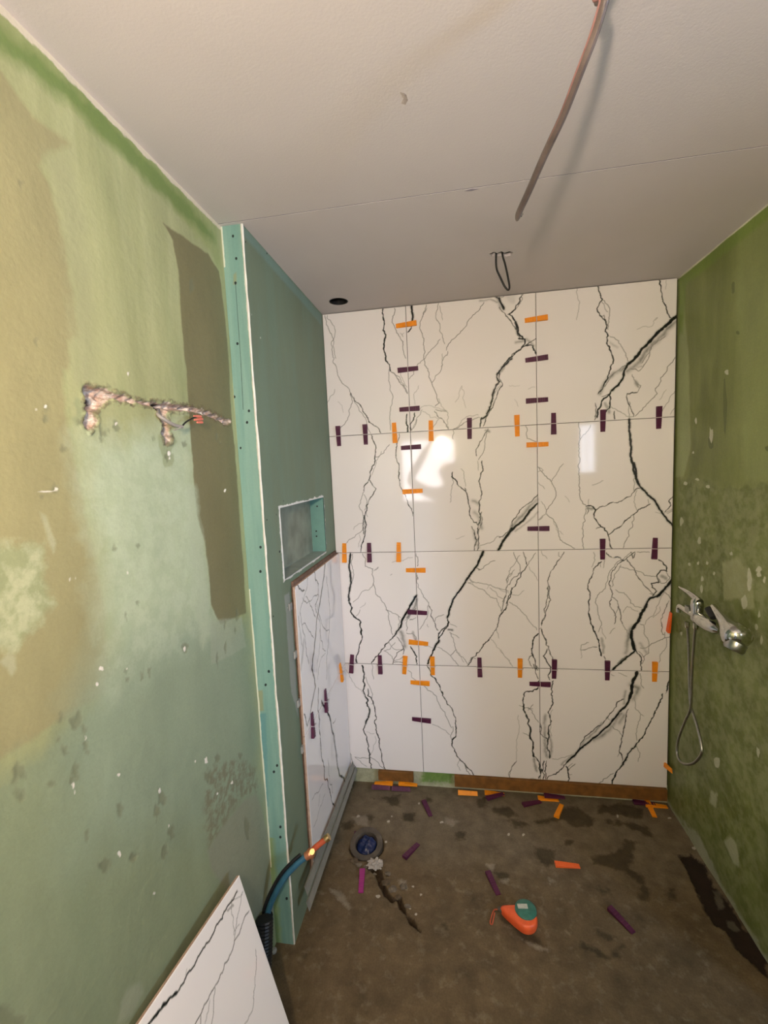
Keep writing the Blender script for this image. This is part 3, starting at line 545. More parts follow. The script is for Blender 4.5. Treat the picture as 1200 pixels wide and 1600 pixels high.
# ================================================================ MARBLE TILES
VE = []   # (pixel polyline, half width mm, strength)
def vs(ox, oy, s, rows):
    for r in rows:
        VE.append((off(ox, oy, s, r[2]), r[0], r[1]))
T, F_, M2 = 1.4, 1.2, 2.1
vs(500, 430, 4, [
 (T, .7, [(30, 250), (60, 350), (85, 400), (75, 470), (80, 540), (110, 620), (190, 735)]), (T, .6, [(45, 250), (95, 345), (85, 410), (90, 490), (100, 520)]),
 (M2, .9, [(190, 735), (240, 800), (300, 900), (350, 945), (380, 985)]), (T, .7, [(190, 735), (180, 850), (130, 950), (118, 1000)]), (T, .6, [(210, 760), (260, 860), (300, 960), (318, 988)]), (F_, .5, [(92, 712), (60, 770), (45, 800)]),
 (3.6, 1, [(393, 210), (402, 300), (410, 385), (400, 450), (410, 530), (435, 560), (440, 600)]), (T, .65, [(430, 590), (455, 770), (435, 900), (440, 970)]), (2.6, .5, [(440, 600), (480, 640), (520, 690), (545, 740)]), (T, .6, [(470, 625), (500, 640), (530, 700), (548, 742)]),
 (T, .75, [(465, 205), (450, 290), (490, 370), (520, 470), (538, 520)]), (F_, .4, [(500, 360), (520, 385), (510, 370), (525, 360)]), (F_, .5, [(505, 600), (520, 660), (545, 700)]), (F_, .3, [(110, 790), (145, 860)]),
 (3.4, 1, [(543, 868), (540, 920), (548, 980)]), (5.5, 1, [(573, 188), (580, 250), (572, 300)]), (2.8, .9, [(572, 300), (568, 335), (548, 356)]), (2.8, .9, [(590, 860), (585, 900), (565, 930), (568, 972)]), (T, .6, [(605, 900), (570, 970)]),
 (T, .75, [(665, 185), (640, 260), (635, 360), (650, 460), (655, 540), (680, 630), (700, 680), (745, 800), (720, 820)]), (T, .55, [(668, 205), (640, 265)]), (T, .6, [(742, 172), (745, 300), (765, 390), (780, 430)]), (F_, .5, [(745, 190), (765, 280)]),
 (T, .6, [(798, 475), (795, 500), (760, 580), (700, 680)]), (F_, .5, [(765, 490), (760, 580)]), (T, .75, [(1025, 170), (980, 230), (880, 350), (790, 470)]), (T, .6, [(752, 400), (700, 460), (650, 525), (600, 575), (557, 650)]),
 (F_, .45, [(740, 770), (760, 820), (800, 860), (805, 960)]), (3.5, .35, [(720, 840), (760, 850), (795, 850)]), (F_, .4, [(620, 840), (640, 820), (720, 828), (790, 845)]), (T, .5, [(575, 970), (600, 910), (640, 840)]), (F_, .4, [(640, 850), (690, 890), (745, 900)]),
 (M2, .6, [(715, 850), (760, 895), (802, 962)]), (F_, .5, [(740, 900), (700, 960)]), (F_, .4, [(617, 690), (595, 810)]), (F_, .35, [(887, 690), (865, 770), (845, 795)]), (F_, .35, [(887, 690), (912, 830)]),
 (M2, .5, [(835, 962), (900, 922), (960, 900), (1000, 890)]), (T, .4, [(850, 955), (930, 880), (990, 875)]), (5, .8, [(1098, 135), (1120, 150), (1150, 215)]), (7, .3, [(1000, 160), (1060, 150), (1110, 170)]), (10, .3, [(1110, 150), (1130, 210)]),
 (4.2, 1, [(1200, 520), (1150, 568), (1105, 622), (1122, 665), (1080, 770), (1060, 840), (1010, 900)]), (3.4, .9, [(1010, 890), (1000, 950)]), (M2, .8, [(1142, 680), (1105, 760), (1070, 840), (1020, 945)]), (6, .35, [(1150, 570), (1115, 620)]), (T, .5, [(1130, 680), (1080, 770)])])
vs(780, 430, 4, [
 (5, 1, [(0, 140), (15, 180), (30, 212)]), (4, 1, [(65, 240), (90, 275), (105, 300), (115, 360), (150, 395)]), (3.2, .9, [(55, 245), (75, 235), (100, 215), (125, 170), (148, 120)]), (T, .6, [(0, 150), (30, 130)]), (M2, .8, [(0, 200), (40, 250), (80, 300), (110, 345), (130, 390)]), (5, .7, [(100, 290), (120, 370)]),
 (9, .35, [(105, 420), (170, 400), (215, 440)]), (3.4, .9, [(120, 395), (160, 400), (160, 430), (125, 470)]), (2.5, 1, [(165, 440), (130, 465), (60, 525), (15, 585), (0, 640)]), (3, .9, [(130, 465), (60, 520), (10, 590)]), (4, .9, [(165, 438), (210, 440), (222, 470), (230, 492)]), (2.6, .7, [(172, 432), (200, 415), (230, 395)]), (T, .6, [(100, 215), (135, 165), (140, 120)]),
 (M2, .7, [(0, 640), (20, 680), (0, 720)]), (F_, .45, [(488, 80), (490, 130), (500, 180), (485, 280)]), (F_, .25, [(130, 690), (60, 690)]), (F_, .3, [(95, 775), (120, 820)]), (F_, .3, [(180, 712), (225, 700)]),
 (2.8, .95, [(615, 65), (628, 110), (645, 150), (610, 210), (640, 260), (670, 310), (672, 390), (690, 450), (705, 500), (690, 600), (655, 680), (620, 740)]), (T, .7, [(648, 155), (690, 230), (680, 340)]), (T, .55, [(640, 165), (680, 230)]), (M2, .6, [(640, 260), (655, 250), (680, 320)]),
 (T, .6, [(690, 380), (720, 390), (760, 440), (790, 500), (805, 540)]), (8, .22, [(690, 420), (740, 450)]), (2.6, .95, [(997, 25), (1010, 90), (1020, 150), (1030, 175), (1050, 230), (1080, 280)]), (F_, .3, [(1045, 30), (1040, 90)]), (F_, .35, [(860, 340), (920, 320), (960, 315), (990, 265), (970, 280)]),
 (7.5, 1, [(1122, 238), (1060, 300), (1000, 350), (950, 405), (880, 480), (800, 560)]), (5.5, 1, [(800, 560), (780, 600), (775, 640), (700, 722)]), (3.6, .95, [(700, 722), (640, 790), (612, 890)]), (16, .42, [(1105, 290), (1030, 370), (950, 440), (880, 540), (800, 600)]), (12, .4, [(780, 580), (720, 610), (660, 670), (630, 740)]), (T, .7, [(1040, 380), (950, 450), (890, 550)]),
 (M2, .6, [(800, 560), (700, 630), (640, 710), (615, 745)]), (M2, .55, [(950, 445), (905, 560), (870, 600), (820, 585)]), (T, .6, [(830, 620), (850, 660), (885, 690), (865, 730)]), (5, .35, [(850, 660), (870, 700)]), (M2, .8, [(865, 732), (800, 740), (795, 760), (825, 840), (840, 885)]), (7, .25, [(810, 570), (890, 570)]),
 (3.6, .9, [(690, 740), (690, 830), (640, 890)]), (T, .5, [(700, 820), (760, 855), (840, 880)]), (2.4, .8, [(720, 850), (722, 900)]), (2.2, .8, [(600, 800), (605, 860), (597, 905)]), (T, .8, [(640, 760), (700, 730)]), (6, .3, [(660, 800), (690, 860)]), (T, .6, [(812, 790), (812, 895)]),
 (T, .7, [(1100, 510), (1050, 575), (1010, 640), (975, 720), (988, 740), (930, 800), (850, 882)]), (F_, .5, [(1105, 710), (1060, 790), (1020, 850)]), (F_, .4, [(1110, 820), (1070, 870)]), (F_, .35, [(1045, 715), (1000, 780)])])
vs(780, 640, 4, [
 (T, .7, [(165, 100), (173, 115), (175, 180), (235, 200)]), (2, .85, [(240, 530), (150, 610), (80, 700), (72, 745)]), (2, .7, [(72, 745), (30, 785), (0, 800)]), (6, 1, [(240, 585), (160, 680), (75, 755), (0, 862)]), (14, .38, [(235, 565), (150, 655), (85, 725)]), (7, .25, [(240, 640), (100, 760)]),
 (T, .75, [(242, 358), (320, 440), (340, 480), (355, 515), (345, 560), (290, 650)]), (T, .7, [(290, 650), (340, 690), (365, 740), (380, 810), (420, 840), (472, 868)]), (F_, .4, [(340, 700), (400, 780)]), (4, .3, [(290, 655), (245, 690)]), (T, .55, [(402, 338), (360, 395), (325, 450)]), (F_, .5, [(243, 390), (275, 380), (250, 360)]), (F_, .5, [(245, 455), (285, 495)]), (F_, .35, [(410, 540), (440, 580)]), (F_, .5, [(262, 572), (288, 610), (290, 650)]),
 (T, .75, [(500, 80), (500, 200), (503, 300), (493, 350), (500, 440), (503, 540), (525, 590), (545, 605)]), (T, .6, [(502, 195), (540, 150), (572, 95)]), (T, .7, [(540, 620), (535, 700), (527, 790), (527, 870)]), (M2, .6, [(555, 610), (548, 655)]), (6, .4, [(548, 615), (590, 618)]),
 (2.6, .95, [(540, 605), (570, 600), (602, 625), (592, 675), (625, 720), (660, 755), (682, 790), (690, 830), (708, 868)]), (M2, .8, [(602, 628), (660, 605), (690, 585), (780, 560), (850, 500), (880, 490)]), (F_, .5, [(560, 560), (560, 600)]), (M2, .6, [(605, 745), (630, 735), (620, 740)]), (T, .55, [(840, 430), (842, 510)]), (T, .5, [(862, 500), (848, 600), (862, 635)]),
 (M2, .85, [(680, 788), (720, 750), (760, 730), (840, 655), (870, 625), (945, 590)]), (T, .7, [(840, 655), (835, 720), (812, 790), (775, 865)]), (F_, .5, [(580, 472), (650, 443)]), (T, .6, [(930, 560), (935, 590)]),
 (5.5, 1, [(812, 58), (812, 130), (822, 200), (820, 290), (838, 350), (850, 410)]), (6.5, 1, [(838, 330), (855, 430), (880, 480)]), (4.8, 1, [(880, 480), (930, 535), (1000, 620), (1050, 690), (1095, 740)]), (M2, .85, [(1095, 540), (1060, 570), (1072, 600), (1035, 642)]), (T, .5, [(1050, 650), (1095, 630)]), (F_, .4, [(975, 640), (1035, 650)]), (8, .25, [(1045, 640), (1090, 620)])])
vs(500, 660, 4, [
 (2.4, .9, [(320, 78), (335, 120), (350, 160), (345, 200), (320, 300), (300, 370), (275, 430)]), (T, .6, [(275, 430), (258, 480), (265, 560), (272, 600)]), (T, .7, [(435, 138), (400, 180), (350, 215)]), (T, .5, [(385, 180), (350, 240), (325, 330)]), (M2, .9, [(310, 360), (330, 395), (350, 415), (320, 465), (300, 510), (285, 560), (272, 600)]), (T, .6, [(275, 450), (292, 485), (280, 550)]),
 (3.0, .9, [(275, 580), (290, 640), (282, 690), (270, 740), (255, 810)]), (2.2, .8, [(272, 600), (270, 660), (278, 700)]), (T, .6, [(270, 670), (220, 710), (190, 730), (165, 755)]), (F_, .45, [(270, 630), (230, 645), (210, 670)]), (7, .3, [(280, 600), (275, 700)]), (F_, .4, [(245, 700), (250, 740), (240, 780)]), (T, .5, [(290, 560), (298, 590)]),
 (M2, .85, [(497, 70), (485, 120), (475, 180), (485, 250), (495, 330)]), (2.6, .9, [(495, 310), (497, 370)]), (M2, .85, [(497, 370), (530, 450), (555, 520), (580, 585)]), (T, .6, [(832, 48), (832, 105)]),
 (2.4, .9, [(828, 310), (824, 340), (845, 355), (870, 400), (910, 430), (925, 480), (938, 540), (945, 600), (985, 640)]), (F_, .6, [(822, 340), (820, 430), (813, 500)]), (F_, .5, [(880, 290), (900, 350), (910, 400)]), (4, .5, [(905, 410), (912, 430)]),
 (M2, .7, [(1050, 40), (1030, 70), (1000, 120), (975, 190), (978, 210)]), (T, .7, [(1042, 60), (1030, 140), (990, 235)]), (2.4, .85, [(1012, 240), (1005, 320), (1000, 400), (993, 500), (992, 560), (1000, 620), (985, 680), (990, 740), (985, 800)]), (T, .5, [(985, 240), (990, 300)]), (5, .4, [(1035, 50), (1060, 60)]),
 (12, .3, [(955, 490), (990, 510)]), (14, .33, [(965, 560), (1000, 600), (1010, 660)]), (3.5, .7, [(945, 650), (965, 680), (980, 740), (965, 800)]), (2.5, .6, [(1010, 560), (1005, 650), (990, 700)]), (12, .28, [(960, 680), (990, 780)]), (T, .55, [(1000, 770), (1080, 745), (1150, 715)]), (F_, .35, [(850, 728), (905, 708)]), (6, 1, [(1200, 658), (1150, 735), (1112, 798)]), (2, .6, [(1200, 620), (1190, 690)])])
vs(500, 840, 4, [
 (4.8, 1, [(190, 98), (186, 150), (190, 220), (188, 310), (182, 400)]), (T, .7, [(205, 100), (196, 160), (192, 300)]), (4.0, 1, [(182, 400), (195, 430), (192, 465), (210, 490), (240, 512), (255, 530), (258, 570), (262, 610)]), (3.0, 1, [(262, 610), (245, 670), (238, 720), (230, 785)]),
 (T, .75, [(265, 100), (285, 130), (283, 180), (330, 195), (335, 260), (345, 330)]), (T, .75, [(345, 330), (370, 370), (408, 425), (430, 480), (445, 560), (455, 610)]), (T, .55, [(335, 285), (300, 330), (240, 375), (208, 405)]), (3.5, .35, [(335, 210), (365, 185)]), (T, .55, [(225, 490), (250, 450)]), (F_, .4, [(250, 440), (285, 405)]), (F_, .4, [(450, 155), (520, 145), (580, 125)]), (F_, .5, [(440, 235), (450, 228)]),
 (T, .65, [(412, 452), (450, 470), (490, 490), (505, 500)]), (5.5, 1, [(604, 360), (580, 400), (545, 460), (510, 530), (495, 570)]), (5, 1, [(495, 570), (470, 608)]), (2.8, .95, [(470, 608), (420, 660), (400, 690), (360, 740), (322, 785)]), (10, .5, [(603, 385), (590, 440), (545, 500)]), (M2, .6, [(560, 515), (600, 500)]), (T, .7, [(600, 440), (560, 490), (540, 540), (540, 585)]),
 (M2, .8, [(480, 620), (510, 660), (525, 700), (520, 730)]), (M2, .85, [(520, 695), (480, 720), (462, 760), (455, 790)]), (T, .7, [(540, 595), (575, 597), (600, 620), (598, 650)]), (2.8, .95, [(565, 680), (590, 720), (605, 745), (605, 792)]), (16, .42, [(505, 590), (520, 640), (530, 680)]), (T, .65, [(400, 705), (440, 735), (465, 770)]), (T, .6, [(430, 650), (455, 690), (520, 700)]), (T, .6, [(470, 655), (430, 700), (400, 710)]), (T, .6, [(455, 770), (500, 760), (520, 740)]), (2, .7, [(460, 780), (520, 780)]), (5, .3, [(580, 590), (600, 640)]), (T, .6, [(490, 490), (500, 530), (480, 590)]), (T, .5, [(560, 480), (530, 520)]),
 (M2, .6, [(600, 100), (612, 150), (608, 180)]), (M2, .6, [(598, 215), (610, 262), (602, 240)]), (T, .7, [(605, 250), (612, 310), (645, 370), (680, 420)]), (T, .6, [(678, 420), (668, 500), (640, 550), (620, 575)]), (M2, .7, [(680, 425), (700, 455), (700, 500), (715, 528), (740, 580)]), (T, .65, [(715, 525), (740, 490), (775, 482)]), (F_, .4, [(670, 540), (680, 560)]),
 (6, 1, [(1022, 85), (1000, 130), (985, 170), (950, 215), (910, 270)]), (5.2, 1, [(910, 270), (860, 345), (830, 390), (810, 450), (795, 500)]), (3.2, 1, [(795, 500), (805, 530), (798, 555), (765, 600), (740, 645)]), (5.2, 1, [(745, 640), (715, 690)]), (4, 1, [(715, 690), (700, 730), (672, 790)]), (3, .8, [(800, 545), (770, 570), (740, 640)]),
 (T, .65, [(1095, 145), (1040, 170), (990, 205)]), (M2, .6, [(970, 190), (1000, 200), (985, 195)]), (T, .6, [(930, 250), (950, 275), (1030, 290), (1100, 315), (1180, 335)]), (T, .6, [(925, 280), (980, 310), (1060, 365), (1115, 420), (1130, 460)]), (F_, .55, [(1060, 312), (1100, 340), (1110, 365), (1150, 385)]), (T, .5, [(935, 255), (960, 280), (925, 285)]), (F_, .4, [(1045, 320), (1060, 300)]),
 (M2, .85, [(1198, 312), (1175, 380), (1165, 440), (1130, 480), (1115, 530), (1095, 580), (1060, 630)]), (2.4, .95, [(1060, 630), (1020, 670), (980, 720), (945, 765), (925, 800)]), (2.4, .6, [(1165, 360), (1140, 430), (1125, 480)]), (F_, .5, [(1115, 530), (1120, 630)]), (T, .6, [(920, 800), (945, 750), (975, 755)]), (M2, .5, [(1170, 290), (1175, 240), (1200, 220)]),
 (T, .65, [(810, 590), (835, 640), (850, 700), (818, 738)]), (T, .6, [(850, 700), (890, 745), (930, 795)]), (F_, .5, [(850, 715), (900, 780)]), (T, .6, [(735, 685), (780, 710), (820, 745), (865, 802)]), (F_, .5, [(645, 672), (700, 690), (712, 690)]), (F_, .4, [(1060, 630), (1100, 670), (1150, 735), (1195, 795)]), (4.5, .55, [(800, 575), (830, 578)]), (T, .5, [(810, 540), (855, 560)]), (T, .5, [(810, 590), (870, 628)])])
vs(780, 840, 4, [
 (2.4, .9, [(175, 172), (140, 218), (110, 270), (75, 330), (50, 400), (40, 450), (0, 490)]), (T, .7, [(90, 90), (110, 140), (132, 190), (130, 215)]), (M2, .7, [(150, 88), (165, 140), (175, 172)]), (T, .65, [(228, 95), (205, 130), (178, 175)]), (T, .55, [(130, 110), (100, 160), (60, 230), (48, 290)]), (M2, .6, [(135, 215), (80, 260), (50, 300), (45, 350), (20, 400)]), (T, .5, [(40, 360), (20, 440)]), (T, .55, [(95, 200), (70, 240), (55, 250)]), (F_, .45, [(0, 318), (50, 340), (120, 362), (155, 330)]), (T, .6, [(60, 402), (110, 430), (170, 490), (235, 578)]), (F_, .45, [(185, 180), (220, 225), (240, 270)]),
 (3.2, .95, [(246, 600), (222, 620), (208, 680), (212, 740), (225, 790), (240, 830)]), (M2, .7, [(212, 735), (190, 745), (190, 780), (212, 820)]), (2.4, .8, [(212, 790), (225, 840), (245, 885)]), (2, .7, [(235, 800), (250, 830)]), (3.4, .7, [(262, 570), (275, 610), (292, 670)]), (2.2, .8, [(292, 670), (320, 730), (335, 765)]), (2.6, .85, [(300, 695), (275, 740), (300, 780), (322, 810), (305, 860), (315, 890)]), (T, .5, [(248, 575), (262, 560)]),
 (M2, .8, [(405, 90), (382, 130), (350, 175), (315, 235), (305, 290)]), (M2, .75, [(305, 290), (305, 350), (280, 450), (265, 550)]), (M2, .75, [(308, 300), (322, 390), (295, 450), (268, 540)]), (T, .6, [(372, 90), (372, 115), (385, 122)]), (T, .45, [(262, 82), (300, 132)]), (4, .35, [(308, 290), (310, 340)]),
 (2.4, .85, [(640, 150), (590, 195), (580, 240), (562, 270), (560, 330), (568, 370), (558, 470)]), (3.6, .95, [(558, 470), (575, 540), (605, 605)]), (3.2, .95, [(605, 605), (625, 660), (640, 740)]), (T, .5, [(590, 90), (578, 185)]), (T, .5, [(655, 140), (650, 190)]), (T, .5, [(630, 160), (635, 185)]),
 (T, .65, [(830, 90), (740, 150), (710, 190), (680, 240), (640, 340), (600, 405), (618, 480), (640, 540), (620, 590)]), (M2, .8, [(850, 88), (785, 140), (740, 165), (700, 220), (685, 290), (710, 350), (690, 400), (692, 430), (720, 540)]), (T, .6, [(760, 170), (720, 230), (712, 300), (700, 310)]), (2.8, .8, [(670, 95), (720, 125), (780, 145)]), (T, .6, [(750, 180), (850, 205), (980, 242)]), (M2, .75, [(795, 135), (850, 210), (900, 290), (965, 365)]), (T, .6, [(725, 325), (780, 345), (820, 410), (850, 432), (890, 438)]), (2.0, .75, [(705, 370), (740, 400), (755, 460), (770, 540)]), (T, .55, [(740, 430), (718, 490)]), (T, .6, [(770, 540), (800, 580), (810, 610)]), (F_, .5, [(775, 470), (800, 430), (870, 460)]), (2.2, .7, [(820, 90), (835, 130), (850, 90)]), (T, .6, [(860, 90), (940, 92)]), (T, .5, [(690, 600), (725, 565)]), (F_, .45, [(640, 560), (665, 635)]), (F_, .5, [(700, 270), (715, 300)]),
 (2.6, .9, [(995, 138), (1040, 175), (1048, 215)]), (2.6, .85, [(1045, 212), (1010, 205), (985, 240), (1000, 280), (950, 285), (955, 310), (985, 335), (960, 370)]), (T, .7, [(1045, 220), (1068, 250), (1045, 280), (1010, 285), (990, 250)]), (6, .3, [(1010, 240), (1045, 260)]), (T, .6, [(940, 350), (980, 360)]),
 (6.5, 1, [(1085, 253), (1060, 290), (1025, 330), (980, 370)]), (5.5, 1, [(980, 368), (945, 378), (920, 415)]), (7.5, 1, [(920, 415), (890, 470), (865, 530), (830, 575)]), (9, 1, [(830, 578), (825, 625), (840, 680), (850, 705)]), (5, 1, [(850, 708), (800, 745), (745, 795), (708, 828)]), (14, .4, [(835, 555), (800, 650), (790, 720)]), (5, .6, [(800, 740), (740, 790)]), (9, .35, [(1085, 285), (1000, 370)]),
 (T, .65, [(1030, 340), (1060, 360), (1075, 395)]), (M2, .6, [(1060, 395), (1030, 470), (1010, 520), (1020, 560), (1022, 605), (1035, 605)]), (T, .45, [(1030, 345), (985, 430), (960, 490), (910, 545)]), (T, .4, [(1005, 430), (960, 500)]), (T, .6, [(880, 540), (905, 550), (905, 600), (935, 660), (935, 720), (905, 745), (870, 710)]), (9, .3, [(880, 660), (920, 720)]), (T, .7, [(880, 690), (945, 670), (1030, 628), (1070, 620)]), (T, .6, [(1035, 590), (1035, 630)]), (T, .5, [(1045, 630), (1040, 690), (1000, 780)]), (2.4, .85, [(850, 700), (885, 745), (888, 830)]), (T, .7, [(900, 740), (892, 790)]),
 (M2, .6, [(508, 700), (560, 690), (612, 685)]), (T, .6, [(508, 705), (515, 670), (560, 655)]), (F_, .4, [(512, 705), (510, 755)]), (2.4, .8, [(655, 740), (665, 765)]), (F_, .5, [(8, 700), (50, 755), (85, 808)]), (5, .3, [(640, 630), (650, 720)])])
vs(500, 1010, 4, [
 (3.6, 1, [(262, 118), (275, 180), (280, 240), (300, 340), (310, 400)]), (4.5, 1, [(310, 390), (305, 430), (285, 485)]), (2.8, .95, [(285, 485), (290, 560), (300, 640), (310, 710), (322, 768)]), (T, .6, [(285, 190), (310, 250), (325, 330)]), (2.6, .85, [(300, 265), (330, 340), (345, 410), (350, 500), (372, 580), (382, 660), (395, 730), (410, 772)]), (T, .55, [(325, 112), (335, 205)]), (F_, .45, [(130, 125), (200, 215), (255, 270), (285, 330)]), (M2, .4, [(320, 360), (340, 355)]),
 (T, .75, [(172, 480), (160, 530), (170, 600), (195, 680), (215, 750)]), (T, .65, [(218, 690), (290, 700), (305, 700)]), (F_, .6, [(218, 690), (260, 730), (292, 752)]), (T, .65, [(310, 690), (350, 715), (405, 765)]), (F_, .4, [(345, 560), (335, 640), (318, 680)]), (F_, .35, [(290, 535), (340, 545)]),
 (2.8, .95, [(668, 120), (690, 155), (720, 200), (740, 235)]), (3.4, .95, [(740, 235), (765, 290), (775, 320)]), (2.6, .9, [(775, 320), (810, 370), (832, 415), (845, 480), (850, 555)]), (3.6, .9, [(850, 555), (825, 590)]), (2.8, .9, [(825, 590), (840, 640), (870, 700), (905, 735), (935, 770), (960, 806)]), (M2, .7, [(905, 740), (918, 780), (940, 800)]), (T, .6, [(550, 150), (575, 195), (600, 212)]), (T, .7, [(650, 248), (700, 285), (740, 350), (780, 410), (800, 460), (822, 510)]), (T, .65, [(828, 500), (815, 560), (828, 590)]), (T, .5, [(700, 485), (760, 515), (812, 552)]), (F_, .5, [(870, 700), (858, 740), (880, 775)]), (T, .6, [(1200, 755), (1185, 820)])])
vs(780, 1010, 4, [
 (3.4, .95, [(248, 215), (243, 262), (165, 283), (150, 320), (152, 360)]), (4, .95, [(152, 360), (165, 420), (190, 500), (192, 550), (210, 640), (215, 690)]), (3.4, .95, [(215, 680), (248, 720), (248, 825)]), (T, .6, [(125, 368), (160, 385), (210, 390)]), (T, .6, [(212, 362), (180, 400)]), (T, .7, [(180, 380), (215, 425), (248, 475)]), (T, .6, [(148, 540), (190, 560)]), (F_, .4, [(120, 430), (125, 530), (110, 640), (108, 710)]), (M2, .6, [(108, 715), (80, 750), (65, 820)]), (6, .35, [(218, 700), (235, 780)]),
 (2.6, .85, [(338, 215), (325, 300), (328, 370), (315, 430), (308, 500)]), (3.6, .85, [(308, 500), (310, 570), (300, 640), (315, 700)]), (2.6, .85, [(280, 715), (272, 770), (275, 832)]), (2.6, .85, [(295, 715), (285, 780), (288, 832)]), (M2, .8, [(256, 480), (258, 545), (275, 565), (302, 580)]), (F_, .5, [(335, 395), (330, 560)]), (12, .42, [(290, 430), (285, 520), (290, 620), (300, 690)]), (9, .35, [(318, 560), (320, 690)]), (T, .6, [(275, 600), (300, 640), (290, 690)]),
 (8.5, 1, [(862, 160), (838, 210), (828, 270), (812, 330)]), (6, 1, [(812, 330), (790, 375), (750, 410)]), (5.2, 1, [(750, 410), (700, 475), (640, 530), (570, 590), (520, 630), (480, 670), (420, 730)]), (2.8, .85, [(420, 730), (370, 785), (330, 805), (298, 832)]), (16, .42, [(820, 240), (870, 260), (835, 330)]), (10, .35, [(790, 280), (780, 360)]), (14, .42, [(760, 420), (690, 520), (590, 585)]), (9, .35, [(640, 480), (560, 570), (515, 620)]), (8, .3, [(470, 670), (390, 740)]),
 (2.4, .8, [(780, 328), (735, 350), (715, 400), (670, 450), (600, 510), (540, 560), (515, 600), (500, 640)]), (2.4, .85, [(808, 390), (790, 450), (775, 540), (765, 600), (750, 655), (768, 690), (768, 715)]), (14, .3, [(780, 430), (750, 480)]), (T, .6, [(705, 500), (740, 525), (770, 560)]), (T, .5, [(740, 690), (755, 660)]), (M2, .6, [(670, 440), (690, 460)]),
 (T, .55, [(848, 330), (852, 390), (885, 425), (870, 470), (860, 530), (862, 590)]), (F_, .5, [(885, 425), (905, 435)]), (T, .5, [(855, 620), (880, 665), (868, 720)]), (T, .6, [(880, 168), (885, 230), (905, 262)]), (3.4, .9, [(1072, 180), (1055, 230), (1045, 280)]), (M2, .4, [(1040, 295), (1050, 280)]),
 (3.4, .95, [(1020, 297), (1018, 325), (995, 370), (968, 425)]), (3.2, .95, [(968, 425), (935, 490), (905, 555), (860, 605)]), (4.2, .95, [(860, 605), (820, 655), (785, 715), (770, 742)]), (3.6, .95, [(770, 742), (735, 780), (720, 820), (706, 862)]), (T, .75, [(715, 793), (680, 815), (620, 857)]), (3, .9, [(418, 748), (430, 790), (428, 845)]), (M2, .6, [(475, 735), (440, 765), (430, 780)]), (T, .5, [(460, 730), (425, 760)]), (T, .5, [(455, 800), (430, 800)]), (F_, .5, [(455, 672), (390, 695), (330, 702)]), (F_, .6, [(700, 175), (720, 185)]), (T, .5, [(745, 165), (800, 188)]), (T, .5, [(190, 828), (230, 828)])])
def jitter(P, amp, r):
    P = [np.array(p) for p in P]
    for it in range(4):
        Q = [P[0]]
        for a, b in zip(P, P[1:]):
            L = np.linalg.norm(b-a)
            if L > .006:
                n = np.array([-(b-a)[1], (b-a)[0]])/max(L, 1e-9); Q.append((a+b)/2+n*r.normal()*amp*L)
            Q.append(b)
        P = Q
    return np.array(P)
veins_back = []
for px, w, s in VE:
    q = atn([p[0] for p in px], [p[1] for p in px], 1, YB)[:, [0, 2]]
    veins_back.append((q, w, s))
def paint(X, Y, veins, seed):
    V = np.zeros(X.shape); r = np.random.default_rng(seed); a = X[:, 0]; b = Y[0]
    for q, w, s in veins:
        q = jitter(q, .085 if w < 4.5 else .045, r); wide = w >= 6.5 and s < .6
        w_ = w*.001*(.80 if not wide else .8); soft = .0012 if not wide else w_*.9
        m = .004+w_+soft
        i0, i1 = np.searchsorted(a, [q[:, 0].min()-m, q[:, 0].max()+m]); j0, j1 = np.searchsorted(b, [q[:, 1].min()-m, q[:, 1].max()+m])
        if i1 <= i0 or j1 <= j0: continue
        x, y = X[i0:i1, j0:j1], Y[i0:i1, j0:j1]
        rn = r.random(len(q)); rn = (rn+np.roll(rn, 1)+np.roll(rn, -1))/3; ws = w_*(.35+1.3*rn if w < 4.5 else .62+.76*rn) if w >= 2 and not wide else np.full(len(q), w_)
        if not wide and len(q) > 3: ws[0] *= .6; ws[-1] *= .6
        d = sdf_line(x, y, q, ws)
        if wide:
            f = np.clip((d+soft)/(2*soft), 0, 1); val = s*f*f*(.35+1.1*fbm(x, y, 45, int(seed)+3))
        else:
            f = np.clip((d+soft)/(2*soft), 0, 1); val = s*f*(.75+.5*fbm(x, y, 60, 5)) if s < 1 else f*1.0
            if w > 4:   # grey smoky flank of the heavy veins
                val = np.maximum(val, .30*np.clip((d+.007)/.008, 0, 1)*fbm(x, y, 70, int(seed)+9)*1.6)
        V[i0:i1, j0:j1] = np.maximum(V[i0:i1, j0:j1], val)
    return np.clip(V, 0, 1)
